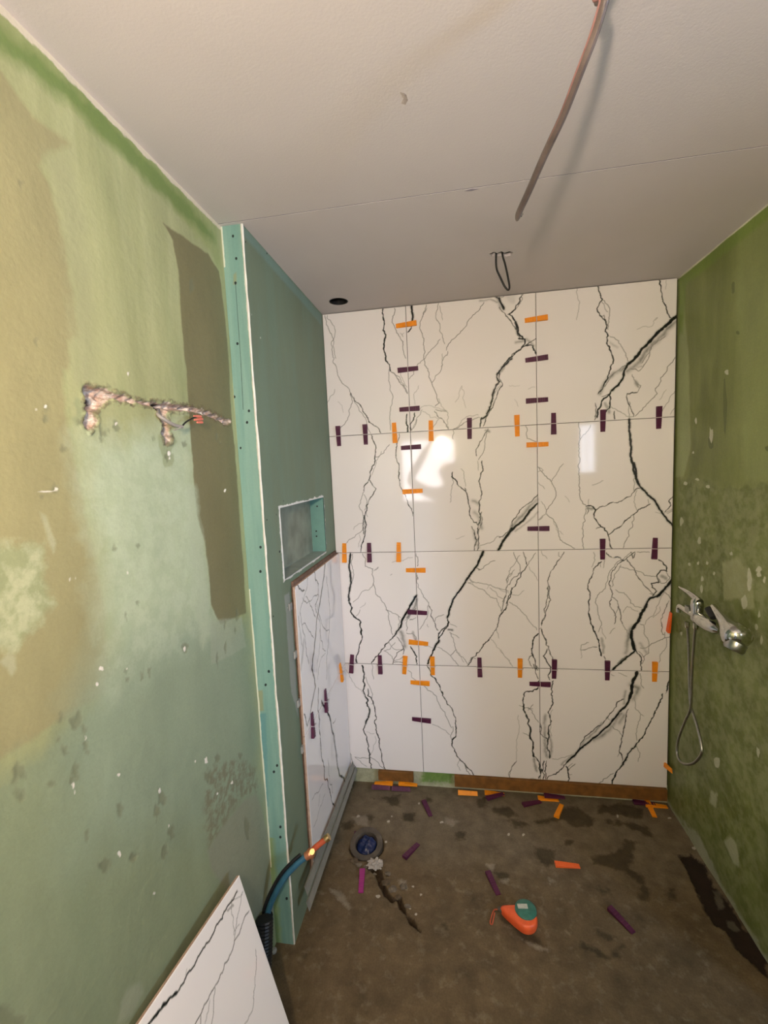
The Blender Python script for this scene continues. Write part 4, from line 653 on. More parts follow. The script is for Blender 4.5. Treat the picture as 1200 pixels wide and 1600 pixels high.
def tile_mesh(name, a0, a1, b0, b1, fn, back, veins, seed, step=.0023):
    """glossy face as a fine grid (vein attribute), bevelled rim and body behind; fn(a, b, h) -> xyz with h = height over the face plane"""
    e = .0012; A = np.concatenate([[a0], np.linspace(a0+e, a1-e, int((a1-a0)/step)), [a1]]); B = np.concatenate([[b0], np.linspace(b0+e, b1-e, int((b1-b0)/step)), [b1]])
    a, b = np.meshgrid(A, B, indexing='ij'); V = paint(a, b, veins, seed)
    h = np.zeros(a.shape); h[[0, -1]] = -e; h[:, [0, -1]] = -e
    na, nb = a.shape
    me = grid_mesh(name, A, B, lambda x, y: fn(x, y, h), attrs={'vein': V})
    bm = bmesh.new(); bm.from_mesh(me)
    bmesh.ops.recalc_face_normals(bm, faces=bm.faces)
    bm.verts.ensure_lookup_table()
    def c(x, y, z): return bm.verts.new(fn(np.array(x), np.array(y), np.array(z)))
    ring = [(0, 0), (na-1, 0), (na-1, nb-1), (0, nb-1)]
    top = [c(A[i], B[j], -e) for i, j in ring]; bot = [c(A[i], B[j], -back) for i, j in ring]
    for k in range(4):
        f = bm.faces.new((top[k], bot[k], bot[(k+1) % 4], top[(k+1) % 4])); f.material_index = 1
    f = bm.faces.new(bot); f.material_index = 1
    bm.to_mesh(me); bm.free()
    return me
G = .0011
col_n = ['left', 'middle', 'right']; row_n = ['bottom', 'third', 'second', 'top']
desc = {(3, 0): 'thin forked veins in', (3, 1): 'a jagged vein at its right side and thin crossing lines,', (3, 2): 'a heavy black diagonal vein with a grey haze,', (2, 0): 'a braided vein down its middle,', (2, 1): 'a bright lamp reflection and a heavy vein at its corner,', (2, 2): 'a heavy black vein bending to the right edge,',
        (1, 0): 'a stepped black vein and a dark knot,', (1, 1): 'a heavy diagonal black vein,', (1, 2): 'a web of veins crossed by a heavy one,', (0, 0): 'two parallel veins,', (0, 1): 'a long bent vein on its left half,', (0, 2): 'a heavy vein sweeping down to its left corner,'}
for r_ in range(4):
    for c_ in range(3):
        x0, x1, z0, z1 = XJ[c_]+G, XJ[c_+1]-G, H[r_]+G, H[r_+1]-G
        if c_ == 0: x0 = XB+(.013 if r_ < 2 else .002)
        if c_ == 2: x1 = XR-.006
        if r_ == 3: z1 = ZC-.003
        me = tile_mesh('wall_tile', x0, x1, z0, z1, lambda a, b, h: np.stack([a+0*h, YB-h, b+0*h], -1), .0095, veins_back, r_*3+c_)
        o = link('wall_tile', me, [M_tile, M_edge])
        tag(o, 'white marble-look tile with %s %s row, %s column of back wall' % (desc[(r_, c_)].replace(' in', ','), row_n[r_], col_n[c_]), 'tile', 'marble tiles on the back wall')
# side tiles on the boxing
XS = -.9965; YS0 = -.652
VS = [(off(400, 750, 4, p), w, s) for w, s, p in [
 (3.4, .95, [(437, 500), (425, 600), (405, 730), (380, 870), (365, 1050), (350, 1180), (372, 1290), (345, 1420)]), (M2, .8, [(360, 560), (370, 610), (390, 650), (388, 740), (370, 780), (378, 830)]), (T, .7, [(440, 600), (460, 800), (458, 950), (442, 1100), (440, 1250)]),
 (T, .6, [(290, 735), (395, 733)]), (M2, .5, [(310, 730), (345, 790), (372, 860)]), (M2, .9, [(250, 640), (270, 680), (303, 690)]), (T, .6, [(325, 610), (300, 730), (275, 830), (290, 920), (310, 1020), (330, 1150)]), (T, .7, [(290, 905), (320, 925), (360, 985)]), (T, .55, [(392, 840), (430, 930), (460, 945)]), (T, .6, [(400, 930), (405, 1000), (435, 1070)]), (T, .5, [(435, 1080), (390, 1180), (385, 1250)]),
 (T, .6, [(265, 850), (290, 1040)]), (F_, .5, [(248, 650), (240, 740)]), (T, .5, [(390, 860), (400, 1000), (380, 1200)]), (9, .3, [(300, 1000), (280, 1180)]), (5, .3, [(380, 780), (400, 860)])]]
VS += [(off(380, 1100, 4, p), w, s) for w, s, p in [
 (4.2, .9, [(490, -20), (520, 30), (545, 100), (565, 190), (580, 300), (590, 390), (605, 450), (640, 500)]), (2.6, .8, [(470, -100), (478, 100), (482, 220), (490, 330), (520, 470), (545, 560), (572, 640)]), (F_, .4, [(512, 560), (470, 680), (440, 770)]), (M2, .7, [(430, 0), (412, 100), (400, 140), (380, 60)]), (7, .35, [(570, 200), (590, 330)]), (T, .5, [(530, 340), (540, 480), (560, 560)]), (T, .5, [(560, 120), (580, 90)]), (F_, .45, [(430, 600), (500, 500)]), (F_, .4, [(480, 560), (470, 640)])]]
vside = []
for px, w, s in VS: vside.append((atn([p[0] for p in px], [p[1] for p in px], 0, XS)[:, 1:3], w*1.5, s))
for k, (z0, z1) in enumerate(((.088, .684), (.684, 1.284))):
    me = tile_mesh('wall_tile', YS0, -.004, z0+G, z1-G, lambda a, b, h: np.stack([XS+h, a+0*h, b+0*h], -1), .0095, vside, 40+k)
    o = link('wall_tile', me, [M_tile, M_biscuit])
    tag(o, ['bluish glossy marble tile low on the boxing, below the joint', 'bluish glossy marble tile on the boxing, just under the niche'][k], 'tile', 'marble tiles on the boxing')
bm = bmesh.new()
for z in np.arange(.1, 1.27, .05):
    box(bm, (XB+.0005, YS0+.006+random.uniform(0, .006), z), (XS-.0096, -.02, z+.05), 0)
for (u, v) in ((453, 949), (461, 1024), (466, 1100), (472, 1172)):
    p = at(u, v, 0, XB+.006); box(bm, (XB+.001, p.y-.004, p.z-.014), (XB+.009, p.y+.02, p.z+.014), 1, .003)
tag(obj('adhesive_bed', bm, [M_glue, M_greyglue]), 'brown tile adhesive behind the two boxing tiles, bulging at the front edge', 'adhesive', kind='stuff')

# leaning tile at lower left
P0 = Vector((-1.037, -1.13, .566)); E1 = Vector((-.025, -.36, .037)).normalized(); E2 = Vector((.34, -.12, -.93)); E2 = (E2-E1*E2.dot(E1)).normalized(); NN = E1.cross(E2).normalized()
if NN.x < 0: NN = -NN
def lean_pt(u, v):
    d = _f+RT*((u-600)/FPX)-UP*((v-800)/FPX); t = (P0-CAM).dot(NN)/d.dot(NN); q = CAM+d*t-P0; return (q.dot(E1), q.dot(E2))
VL = []
for w, s, p in [(3.2, 1, [(682, 165), (650, 230), (600, 300), (570, 360), (540, 420), (500, 490), (460, 545), (430, 600), (400, 655), (350, 740), (310, 800)]), (5.5, 1, [(310, 800), (240, 870), (205, 910)]), (4.5, 1, [(205, 910), (170, 950), (138, 990), (100, 1040)]),
   (T, .6, [(650, 230), (658, 330), (665, 410), (668, 460)]), (T, .65, [(720, 170), (695, 290), (675, 400), (665, 480)]), (2, .9, [(757, 295), (710, 385), (665, 480), (630, 590), (590, 680), (548, 755)]), (2, .9, [(548, 755), (500, 850), (455, 940), (410, 1020)]), (T, .65, [(797, 530), (802, 620), (795, 760), (780, 905), (730, 1000), (700, 1060)]),
   (T, .65, [(545, 770), (535, 880), (520, 1020)]), (T, .6, [(512, 850), (480, 1000)]), (5, .35, [(620, 290), (660, 260)]), (T, .5, [(650, 225), (715, 190)]), (T, .5, [(640, 235), (690, 170)]), (F_, .4, [(360, 690), (368, 655)]), (M2, .6, [(455, 940), (450, 1010)]), (F_, .5, [(665, 420), (700, 375)])]:
    VL.append((np.array([lean_pt(*q) for q in off(200, 1350, 4, p)]), w*.62, s))
me = tile_mesh('loose_tile', 0, .6, 0, .6, lambda a, b, h: np.array(P0)+np.multiply.outer(np.asarray(a+0*h), np.array(E1))+np.multiply.outer(np.asarray(b+0*h), np.array(E2))+np.multiply.outer(np.asarray(h+0*a), np.array(NN)), .0095, VL, 77)
o = link('loose_tile', me, [M_tile, M_biscuit]); tag(o, 'loose white marble-look tile leaning against the left wall on the floor', 'tile')

# ================================================================ LEVELLING WEDGES
def wedge_bm(L=.1, w=.0235, h0=.012, h1=.0035, teeth=True):
    bm = bmesh.new(); n = 22; rows = []
    for i in range(n+1):
        t = i/n; x = -L/2+L*t; h = h0*(1-t)+h1*t; ww = w*(1-.12*t)/2
        if teeth and .12 < t < .9: h += .0009*(i % 2)
        rows.append([bm.verts.new((x, -ww, 0)), bm.verts.new((x, ww, 0)), bm.verts.new((x, ww, h-.001)), bm.verts.new((x, ww-.001, h)), bm.verts.new((x, -ww+.001, h)), bm.verts.new((x, -ww, h-.001))])
    for a, b in zip(rows, rows[1:]):
        for k in range(6): bm.faces.new((a[k], a[(k+1) % 6], b[(k+1) % 6], b[k]))
    bm.faces.new(rows[0][::-1]); bm.faces.new(rows[-1])
    return bm
def me_of(bm, name, m):
    bmesh.ops.recalc_face_normals(bm, faces=bm.faces); me = bpy.data.meshes.new(name); bm.to_mesh(me); bm.free(); me.materials.append(m); return me
ME_W = {'orange': me_of(wedge_bm(), 'wedge', M_orange), 'purple': me_of(wedge_bm(), 'wedge', M_purple), 'magenta': me_of(wedge_bm(), 'wedge', M_magenta), 'bright orange': me_of(wedge_bm(), 'wedge', M_redorange)}
bm = bmesh.new()     # clip: two legs and a bridge straddling the wedge
box(bm, (-.0012, -.0150, -.001), (.0012, -.0128, .0135)); box(bm, (-.0012, .0128, -.001), (.0012, .0150, .0135)); box(bm, (-.0016, -.0150, .0132), (.0016, .0150, .0152), bev=.0004)
box(bm, (-.0028, -.0155, .0004), (.0028, -.0120, .0025)); box(bm, (-.0028, .0120, .0004), (.0028, .0155, .0025))
ME_C = me_of(bm, 'clip', M_clip)
def basis(xa, za):
    x = Vector(xa).normalized(); z = Vector(za).normalized(); y = z.cross(x).normalized(); x = y.cross(z)
    return Matrix((x, y, z)).transposed().to_4x4()
def wall_wedge(p, xa, za, col, label, group, clip=True):
    t = bpy.data.objects.new('levelling_wedge', None if clip else ME_W[col]); COL.objects.link(t); t.empty_display_size = .03
    t.matrix_world = Matrix.Translation(p) @ basis(xa, za); tag(t, label, 'tile wedge', group)
    if clip:
        for n_, me_ in (('wedge', ME_W[col]), ('clip', ME_C)):
            c = bpy.data.objects.new(n_, me_); COL.objects.link(c); c.parent = t
    return t
ordn = ['first', 'second', 'third', 'fourth', 'fifth', 'sixth', 'seventh', 'eighth', 'ninth', 'tenth']
sets = [('v', 'left vertical joint', [(635.5, 507, 'orange', 2), (638.5, 577, 'purple', 2), (639, 639, 'purple', 0), (641, 699, 'purple', 1), (647, 767.5, 'orange', 0), (648.5, 891, 'orange', 0), (651, 957, 'purple', -5), (653, 1004.5, 'orange', -7), (655, 1067, 'orange', -1), (659.5, 1125, 'purple', -3)]),
        ('v', 'right vertical joint', [(836.5, 498.5, 'orange', 3), (839.5, 560.5, 'purple', 3), (838.5, 625.5, 'purple', 2), (841.5, 694.5, 'orange', 0), (839.5, 826, 'purple', 0), (843.5, 1069, 'purple', 0)]),
        ('h', 'upper horizontal joint', [(529, 684, 'purple', 0), (571, 681, 'purple', 0), (616.5, 676, 'orange', -1), (673.5, 675, 'orange', 1), (733.5, 668, 'purple', 0), (808, 667, 'orange', 0), (865, 661, 'purple', 0), (942, 656, 'purple', 0), (1029.5, 653, 'purple', 0)]),
        ('h', 'middle horizontal joint', [(538, 862, 'orange', 3), (577, 864, 'purple', 0), (623, 861.5, 'orange', 2), (941.5, 861, 'purple', 0), (1023, 859, 'purple', 2)]),
        ('h', 'lower horizontal joint', [(549.5, 1037, 'purple', 6), (594, 1041, 'purple', 0), (632.5, 1039, 'orange', 6), (676, 1041, 'orange', 0), (749.5, 1044.5, 'purple', 0), (812.5, 1045.5, 'orange', 1), (866, 1046, 'purple', 2), (949, 1049, 'purple', -1), (1023, 1050.5, 'orange', 0)])]
for kind, jn, lst in sets:
    for i, (u, v, col, rot) in enumerate(lst):
        p = at(u, v, 1, YB-.004)
        if kind == 'v': p.x = {'left vertical joint': -.6, 'right vertical joint': 0}[jn] + 0*p.x
        else: p.z = {'upper horizontal joint': H[3], 'middle horizontal joint': H[2], 'lower horizontal joint': H[1]}[jn]
        p.y = YB-.0008
        a = math.radians(rot+random.uniform(-1, 1))
        xa = Vector((math.cos(a), 0, math.sin(a))) if kind == 'v' else Vector((math.sin(a), 0, math.cos(a)))
        if random.random() < .5: xa = -xa
        n_ = ('%s from the top' if kind == 'v' else '%s from the left') % ordn[i]
        wall_wedge(p, xa, (0, -1, 0), col, '%s wedge in a clear clip across the %s, %s' % (col, jn, n_), 'levelling wedges on the back wall')
for (u, v, col, y_, lab) in ((508, 1082, 'purple', -.38, 'purple wedge on the boxing tiles joint, nearer the corner'), (488, 1127, 'purple', -.57, 'purple wedge on the boxing tiles joint, nearer the front edge')):
    wall_wedge(Vector((XS+.0008, y_, .684)), (0, .12, 1), (1, 0, 0), col, lab, 'levelling wedges on the boxing tiles')
wall_wedge(Vector((XS+.0008, -.105, .684)), (0, -.15, 1), (1, 0, 0), 'orange', 'orange wedge in the corner beside the boxing tiles, on their joint', 'levelling wedges on the boxing tiles')
# wedges jammed between the tiles and the right wall
for (u, v, lab) in ((1054, 972, 'orange wedge jammed upright in the right corner beside the mixer'), (1049, 1197, 'small orange wedge end jammed in the right corner near the floor')):
    p = at(u, v, 1, -.012)
    wall_wedge(Vector((XR-.0125, -.016, p.z)), (0, -.12 if v < 1000 else -.95, 1 if v < 1000 else .2), (-1, 0, 0), 'bright orange' if v < 1000 else 'orange', lab, 'wedges jammed in the right corner', False)
# loose wedges on the floor
def floor_wedge(u0, v0, u1, v1, col, lab, z=.0, L=None, tilt=0, group='loose wedges on the floor'):
    a, b = at(u0, v0, 2, z+.004), at(u1, v1, 2, z+.004); c = (a+b)/2; c.z = z+.001
    d = (b-a); d.z = tilt
    return wall_wedge(c, d, (0, 0, 1), col, lab, group, False)
floor_wedge(661, 1250, 674, 1277, 'purple', 'dark purple wedge on the floor in front of the bare wall strip')
floor_wedge(631, 1342, 654, 1317, 'purple', 'purple wedge on the floor to the right of the blue drain')
floor_wedge(761, 1361, 780, 1400, 'purple', 'purple wedge on the floor above the orange chalk line reel')
floor_wedge(954, 1421, 988, 1455, 'purple', 'purple wedge alone on the floor at the right foreground')
floor_wedge(868, 1351, 905, 1353, 'bright orange', 'bright orange wedge lying crosswise in the middle of the floor')
floor_wedge(566, 1363, 564, 1391, 'magenta', 'magenta wedge on the floor just in front of the drain')
floor_wedge(818, 1258, 844, 1252, 'purple', 'dark purple wedge on the floor below the timber batten')
floor_wedge(869, 1278, 878, 1256, 'orange', 'orange wedge on the floor below the timber batten, pointing at it')
floor_wedge(556, 1304, 584, 1304, 'purple', 'purple wedge tucked behind the blue drain')
# battens and wedge stacks under the bottom tiles
bm = bmesh.new(); box(bm, (-.437, -.012, .026), (.592, .010, .0865), bev=.002)
tag(obj('timber_batten', bm, M_wood), 'long brown timber batten carrying the bottom tiles', 'batten')
bm = bmesh.new(); box(bm, (-.845, -.012, .034), (-.655, .010, .0865), bev=.002)
tag(obj('timber_block', bm, M_wood), 'short brown timber block under the left bottom tile', 'wood block')
def uw(u0, v0, u1, v1, col, lab, z, y=None, flip=1, za=(0, 0, 1)):
    a, b = at(u0, v0, 1, -.03), at(u1, v1, 1, -.03); c = (a+b)/2; c.z = z; c.y = -.03 if y is None else y
    d = b-a; d.z = 0
    return wall_wedge(c, d*flip, za, col, lab, 'wedges stacked under the battens', False)
uw(612, 1230, 642, 1232, 'purple', 'purple wedge under the timber block, the right one at the bottom', .012, -.036, za=(0, -.85, .5))
uw(582, 1228, 610, 1230, 'purple', 'purple wedge under the timber block, the left one at the bottom', .012, -.036, za=(0, -.85, .5))
uw(586, 1222, 612, 1223, 'orange', 'orange wedge under the timber block, lying on the left purple one', .022, -.022, flip=-1)
uw(622, 1224, 652, 1224, 'orange', 'orange wedge under the timber block, sticking out to the right', .022, -.016)
uw(716, 1238, 746, 1240, 'orange', 'orange wedge under the left end of the long batten', .012, -.032, za=(0, -.85, .5))
uw(756, 1240, 790, 1235, 'orange', 'orange wedge under the long batten, second from its left end', .002, -.014)
floor_wedge(761, 1248, 786, 1240, 'purple', 'purple wedge leaning out from under the long batten', .012, group='wedges stacked under the battens')
uw(842, 1246, 872, 1250, 'orange', 'orange wedge under the middle of the long batten', .001, -.025)
uw(852, 1242, 882, 1244, 'purple', 'purple wedge under the middle of the long batten, above an orange one', .0135, -.020)
uw(1000, 1254, 1018, 1256, 'purple', 'purple wedge under the right end of the long batten', .006, -.012)
floor_wedge(1013, 1256, 1021, 1272, 'orange', 'orange wedge poking forward from under the right end of the batten', .001, group='wedges stacked under the battens')
uw(1018, 1258, 1036, 1260, 'orange', 'orange wedge under the batten in the right corner', .001, -.018)

# ================================================================ SHOWER MIXER on the right wall
def R(u, v, x): return at(u, v, 0, x)
t = empty('shower_mixer', (XR, -.22, 1.02), 'chrome shower mixer with lever and hanging hose on the right wall', 'shower mixer')
X = XR-.055
bm = bmesh.new()   # body barrel running along the wall with two wall unions
b0, b1 = R(1064, 962, X), R(1124, 974, X); b0.z = b1.z = (b0.z+b1.z)/2+.005
tube(bm, smooth_path([b0, b0+(b1-b0)*.3, b0+(b1-b0)*.55]), [.011]*17, 14)
lathe(bm, b0+(b1-b0)*.45, b1, [(0, .014), (.08, .024), (.3, .027), (.6, .026), (.85, .02), (1, .006)], 20)
bb = b0+(b1-b0)*.45
lathe(bm, bb+Vector((0, 0, -.02)), bb+Vector((0, 0, .062)), [(0, .014), (.1, .021), (.6, .021), (.8, .023), (1, .021)], 20)
obj('mixer_body', bm, M_chrome, t, True)
for k, q in enumerate((b0+(b1-b0)*.12, b0+(b1-b0)*.92)):
    bm = bmesh.new(); lathe(bm, (XR+.002, q.y, q.z), (X, q.y, q.z), [(0, .012), (1, .012)], 14)
    lathe(bm, (XR+.002, q.y, q.z), (XR-.016, q.y, q.z), [(0, .032), (.5, .031), (1, .018)], 24); obj('wall_union', bm, M_chrome, t, True)
bm = bmesh.new()   # square block by the outlet
q = R(1077, 952, X); box(bm, q-Vector((.011, .016, .014)), q+Vector((.011, .016, .014)), bev=.003); obj('diverter', bm, M_dullchrome, t, True)
bm = bmesh.new()   # spout end turned down
tube(bm, smooth_path([b0+(b1-b0)*.05, b0+Vector((0, .012, 0)), b0+Vector((0, .022, -.012)), b0+Vector((0, .022, -.03))]), .0095, 12); obj('outlet', bm, M_chrome, t, True)
bm = bmesh.new()   # flat lever rising to the back
l0 = bb+Vector((0, 0, .058)); l1 = R(1061, 917, X-.012)
pts = smooth_path([l0+Vector((0, -.018, .004)), l0+Vector((0, .01, .014)), l0*.5+l1*.5+Vector((0, 0, .010)), l1]); n = len(pts)
tube(bm, pts, [.016*(1-i/(n-1))+.0035 for i in range(n)], 14, flat=.75); lathe(bm, l0-Vector((0, 0, .006)), l0+Vector((0, 0, .022)), [(0, .022), (.5, .021), (1, .010)], 20)
obj('lever', bm, M_chrome, t, True)
bm = bmesh.new(); h0 = R(1112, 958, X); lathe(bm, h0-Vector((0, .016, .012)), h0+Vector((0, .014, .014)), [(0, .014), (1, .017)], 16); obj('holder', bm, M_black, t, True)
hose = [R(1087, 978, X), R(1084, 1010, X+.01), R(1081, 1060, X+.018), R(1079, 1105, X+.02), R(1070, 1128, X+.02), R(1060, 1155, X+.02), R(1058, 1178, X+.015), R(1066, 1192, X+.010), R(1082, 1193, X+.008), R(1095, 1180, X+.012), R(1096, 1165, X+.015), R(1088, 1130, X+.024), R(1079, 1100, X+.032), R(1077, 1060, X+.034), R(1076, 1010, X+.03), R(1074, 976, X+.02)]
bm = bmesh.new(); tube(bm, smooth_path(hose, 10), .0052, 10); obj('hose', bm, M_dullchrome, t, True)
bm = bmesh.new()
for q in (hose[0],): lathe(bm, q+Vector((0, 0, -.014)), q+Vector((0, 0, .012)), [(0, .007), (.3, .0095), (1, .0095)], 6)
obj('hose_nut', bm, M_chrome, t)
bm = bmesh.new(); q = hose[-1]; lathe(bm, q+Vector((0, 0, -.014)), q+Vector((0, 0, .012)), [(0, .007), (.3, .0095), (1, .0095)], 6); obj('hose_nut', bm, M_chrome, t)
t2 = empty('hand_shower', R(1135, 975, X), 'chrome hand shower head resting in its holder beside the mixer', 'hand shower')
bm = bmesh.new()
s0, s1 = R(1113, 946, X-.004), R(1154, 998, X-.012)
lathe(bm, s0, s1, [(0, .006), (.03, .010), (.25, .0135), (.5, .0195), (.68, .030), (.82, .041), (.93, .045), (1.03, .040), (1.1, .025), (1.13, .004)], 28)
obj('handle_and_head', bm, M_chrome, t2, True)
bm = bmesh.new(); q = s1+Vector((-.006, -.004, -.012)); d = Vector((-.45, -.1, -.8)).normalized(); lathe(bm, q, q+d*.030, [(0, .030), (.75, .031), (1, .026)], 26); obj('spray_plate', bm, M_dullchrome, t2, True)

# ================================================================ FLOOR DRAIN
TL = Matrix.Translation((drain[0], drain[1], .0)) @ Matrix.Rotation(math.radians(13), 4, 'X') @ Matrix.Translation((-drain[0], -drain[1], 0))
t = empty('floor_drain', (drain[0], drain[1], 0), 'round grey drain collar with a shiny blue bag stuffed in it', 'drain')
c = Vector((drain[0], drain[1], 0))
bm = bmesh.new(); lathe(bm, c+Vector((0, 0, -.05)), c+Vector((0, 0, .022)), [(0, .074), (.85, .075), (.97, .074), (1, .068), (.97, .052), (.85, .048), (.3, .046)], 40); bm.transform(TL); obj('collar', bm, M_pvc, t, True)
bm = bmesh.new(); bmesh.ops.create_uvsphere(bm, u_segments=40, v_segments=20, radius=1)
for v in bm.verts:
    n = .5+.5*math.sin(v.co.x*6+v.co.y*4)*math.cos(v.co.y*7-v.co.x*2); v.co = c+Vector((v.co.x*.0455, v.co.y*.0455, .0+v.co.z*.016+n*.010))
bm.transform(TL); obj('blue_bag', bm, M_bluecap, t, True)
bm = bmesh.new(); q = at(587, 1352, 2, 0); bmesh.ops.create_icosphere(bm, subdivisions=4, radius=1)
for v in bm.verts:
    n = 1+.35*math.sin(v.co.x*9+1)*math.cos(v.co.y*8)+.2*math.sin(v.co.z*14+v.co.x*5); v.co = q+Vector((v.co.x*.030*n, v.co.y*.022*n, .006+v.co.z*.012*n))
tag(obj('crumpled_rag', bm, M_rag, None, True), 'crumpled whitish rag beside the drain', 'rag')
# rubble crumbs round the channel: countable loose stones
M_st = [mat('rubble_grey', (.15, .12, .085), .9, noise=.3, nscale=90), mat('rubble_brown', (.10, .07, .04), .9, noise=.3, nscale=90)]
for (u, v, s, m, lab) in ((560, 1352, .011, 0, 'pale rubble lump right under the left side of the drain'), (553, 1346, .014, 1, 'brown rubble lump at the lower left edge of the drain'), (571, 1355, .008, 0, 'tiny rubble lump behind the magenta wedge'), (603, 1380, .013, 1, 'brown rubble lump at the upper part of the channel'),
    (614, 1390, .013, 0, 'grey rubble lump left of the channel bend'), (631, 1386, .012, 0, 'pale rubble lump right of the channel'), (622, 1403, .010, 1, 'brown rubble lump beside the lower channel'), (606, 1366, .009, 0, 'small grey rubble lump just below the rag'), (637, 1417, .009, 0, 'grey rubble lump above the pointed end of the channel')):
    m = M_st[m]
    bm = bmesh.new(); bmesh.ops.create_icosphere(bm, subdivisions=2, radius=1); q = at(u, v, 2, 0)
    for w in bm.verts:
        n = 1+random.uniform(-.3, .3); w.co = q+Vector((w.co.x*s*1.3*n, w.co.y*s*n, s*.2+w.co.z*s*.45*n))
    tag(obj('rubble_stone', bm, m), lab, 'rubble', 'loose rubble lumps by the drain channel')

# ================================================================ CHALK LINE REEL
def reel():
    a = at(782, 1421, 2, .02); b = at(821, 1437, 2, .02); ax = (b-a); Lr = ax.length; ax.normalize(); sd = Vector((-ax.y, ax.x, 0))
    t = empty('chalk_line_reel', (b.x, b.y, 0), 'orange teardrop chalk line reel with a teal round cover on the floor', 'chalk line reel')
    out = []; n = 64
    for i in range(n):
        q = 2*math.pi*i/n; x = math.cos(q); y = math.sin(q)
        if x < 0:
            w = .043*(1-.62*(-x)**1.2)*abs(y)**.8*(1 if y > 0 else -1); out.append((x*Lr*1.0, w))
        else: out.append((x*.043, y*.043))
    bm = bmesh.new(); lay = [(0.0, .80), (.004, .95), (.012, 1), (.026, 1), (.034, .95), (.038, .82)]; rings = []
    for z, s in lay:
        rings.append([bm.verts.new(b+ax*(x*s)+sd*(y*s)+Vector((0, 0, z-b.z+.001))) for x, y in out])
    for A_, B_ in zip(rings, rings[1:]):
        for i in range(n): bm.faces.new((A_[i], A_[(i+1) % n], B_[(i+1) % n], B_[i]))
    bm.faces.new(rings[0][::-1]); bm.faces.new(rings[-1])
    obj('body', bm, mat('reel_orange', (.80, .12, .035), .38, noise=.08, nscale=50), t, True)
    c = Vector((b.x, b.y, 0))+Vector((.004, .020, 0))
    bm = bmesh.new(); lathe(bm, c+Vector((0, 0, .036)), c+Vector((0, 0, .048)), [(0, .040), (.6, .039), (1, .031)], 32); obj('cover', bm, M_teal, t, True)
    bm = bmesh.new(); q = c+Vector((-.012, .004, .048)); M = Matrix.Translation(q) @ Matrix.Rotation(.1, 4, 'Z'); box(bm, (-.017, -.009, -.001), (.02, .009, .0015), bev=.001, M=M); obj('badge', bm, M_badge, t)
    bm = bmesh.new(); lathe(bm, a-ax*.010+Vector((0, 0, .0)), a+ax*.006, [(0, .007), (1, .010)], 12); obj('nozzle', bm, M_pvc, t, True)
    loop = [at(u, v, 2, .006) for u, v in ((778, 1421), (772, 1422), (768, 1432), (766, 1442), (769, 1444), (771, 1436), (773, 1426))]
    bm = bmesh.new(); tube(bm, smooth_path(loop, 6), .0022, 8); obj('hook_strap', bm, M_redpipe, t, True)
reel()

# ================================================================ PROFILE STRIPS beside the boxing tiles
nu, fu, nl, fl = at(467, 1408, 0, -.985), at(546, 1203, 0, -.985), at(482, 1428, 0, -.960), at(553, 1219, 0, -.960)
fu.y = fl.y = -.016; nu.y = -.79; nl.y = -.80
for k, lab in enumerate(('grey metal profile strip along the boxing foot, the upper one against the tile', 'grey metal profile strip along the boxing foot, the lower one nearer the drain')):
    t0, t1 = (.0, .46) if k == 0 else (.54, 1.0); bm = bmesh.new(); secs = []
    for a, b, sh in ((nu, nl, -.02*k), (fu, fl, 0)):
        p, q = a.lerp(b, t0), a.lerp(b, t1); p.y += sh; q.y += sh; n = Vector((.0022, 0, .0012)); lip = Vector((.006, 0, .003))
        secs.append([bm.verts.new(v) for v in (p, p+lip, p+lip-Vector((.0002, 0, .0022)), p+n-Vector((0, 0, .002)), q+n, q)])
    A_, B_ = secs
    for i in range(6): bm.faces.new((A_[i], A_[(i+1) % 6], B_[(i+1) % 6], B_[i]))
    bm.faces.new(A_[::-1]); bm.faces.new(B_)
    tag(obj('profile_strip', bm, M_profile), lab, 'metal profile', 'profile strips by the boxing')

# ================================================================ WATER PIPES at lower left
t = empty('water_pipe', (-1.04, -.98, 0), 'blue sleeved water pipe ending in copper fittings by the boxing', 'pipe')
def V3(u, v, x): return at(u, v, 0, x)
path = [at(404, 1520, 1, -.95), at(408, 1470, 1, -.93), at(422, 1415, 1, -.915), at(442, 1375, 1, -.90), at(464, 1350, 1, -.885), at(482, 1335, 1, -.87)]
sp_ = smooth_path(path, 8); cut = 14
bm = bmesh.new(); tube(bm, sp_[cut:-2], .0105, 12); obj('blue_sleeve', bm, M_blue, t, True)
bm = bmesh.new(); lo = sp_[:cut+1]; lo2 = []
for i in range(len(lo)-1):
    for k in range(4): lo2.append(lo[i].lerp(lo[i+1], k/4))
tube(bm, lo2, [.019+.002*(i % 2) for i in range(len(lo2))], 12); obj('black_conduit', bm, M_black, t)
bm = bmesh.new(); off_ = [p+Vector((-.013, 0, .010)) for p in sp_[6:-3]]; tube(bm, off_, .006, 10); obj('black_cable', bm, M_black, t, True)
e0 = sp_[-3]; e1 = at(489, 1331, 1, -.865); r0 = at(492, 1325, 1, -.862); r1 = at(508, 1312, 1, -.85)
bm = bmesh.new(); lathe(bm, e0, e1, [(0, .013), (.5, .0145), (.55, .017), (.8, .017), (1, .013)], 16); obj('copper_fitting', bm, M_copper, t, True)
bm = bmesh.new(); lathe(bm, e1-Vector((0, 0, .0)), e1+Vector((.002, -.012, .012)), [(0, .010), (1, .009)], 14); obj('brass_ring', bm, M_brass, t, True)
bm = bmesh.new(); tube(bm, smooth_path([e1, r0, r1]), .0095, 12); obj('red_pipe', bm, M_redpipe, t, True)
bm = bmesh.new(); r2 = at(514, 1307, 1, -.845); lathe(bm, r1, r2, [(0, .011), (.4, .0125), (1, .012)], 14); obj('brass_end', bm, M_brass, t, True)
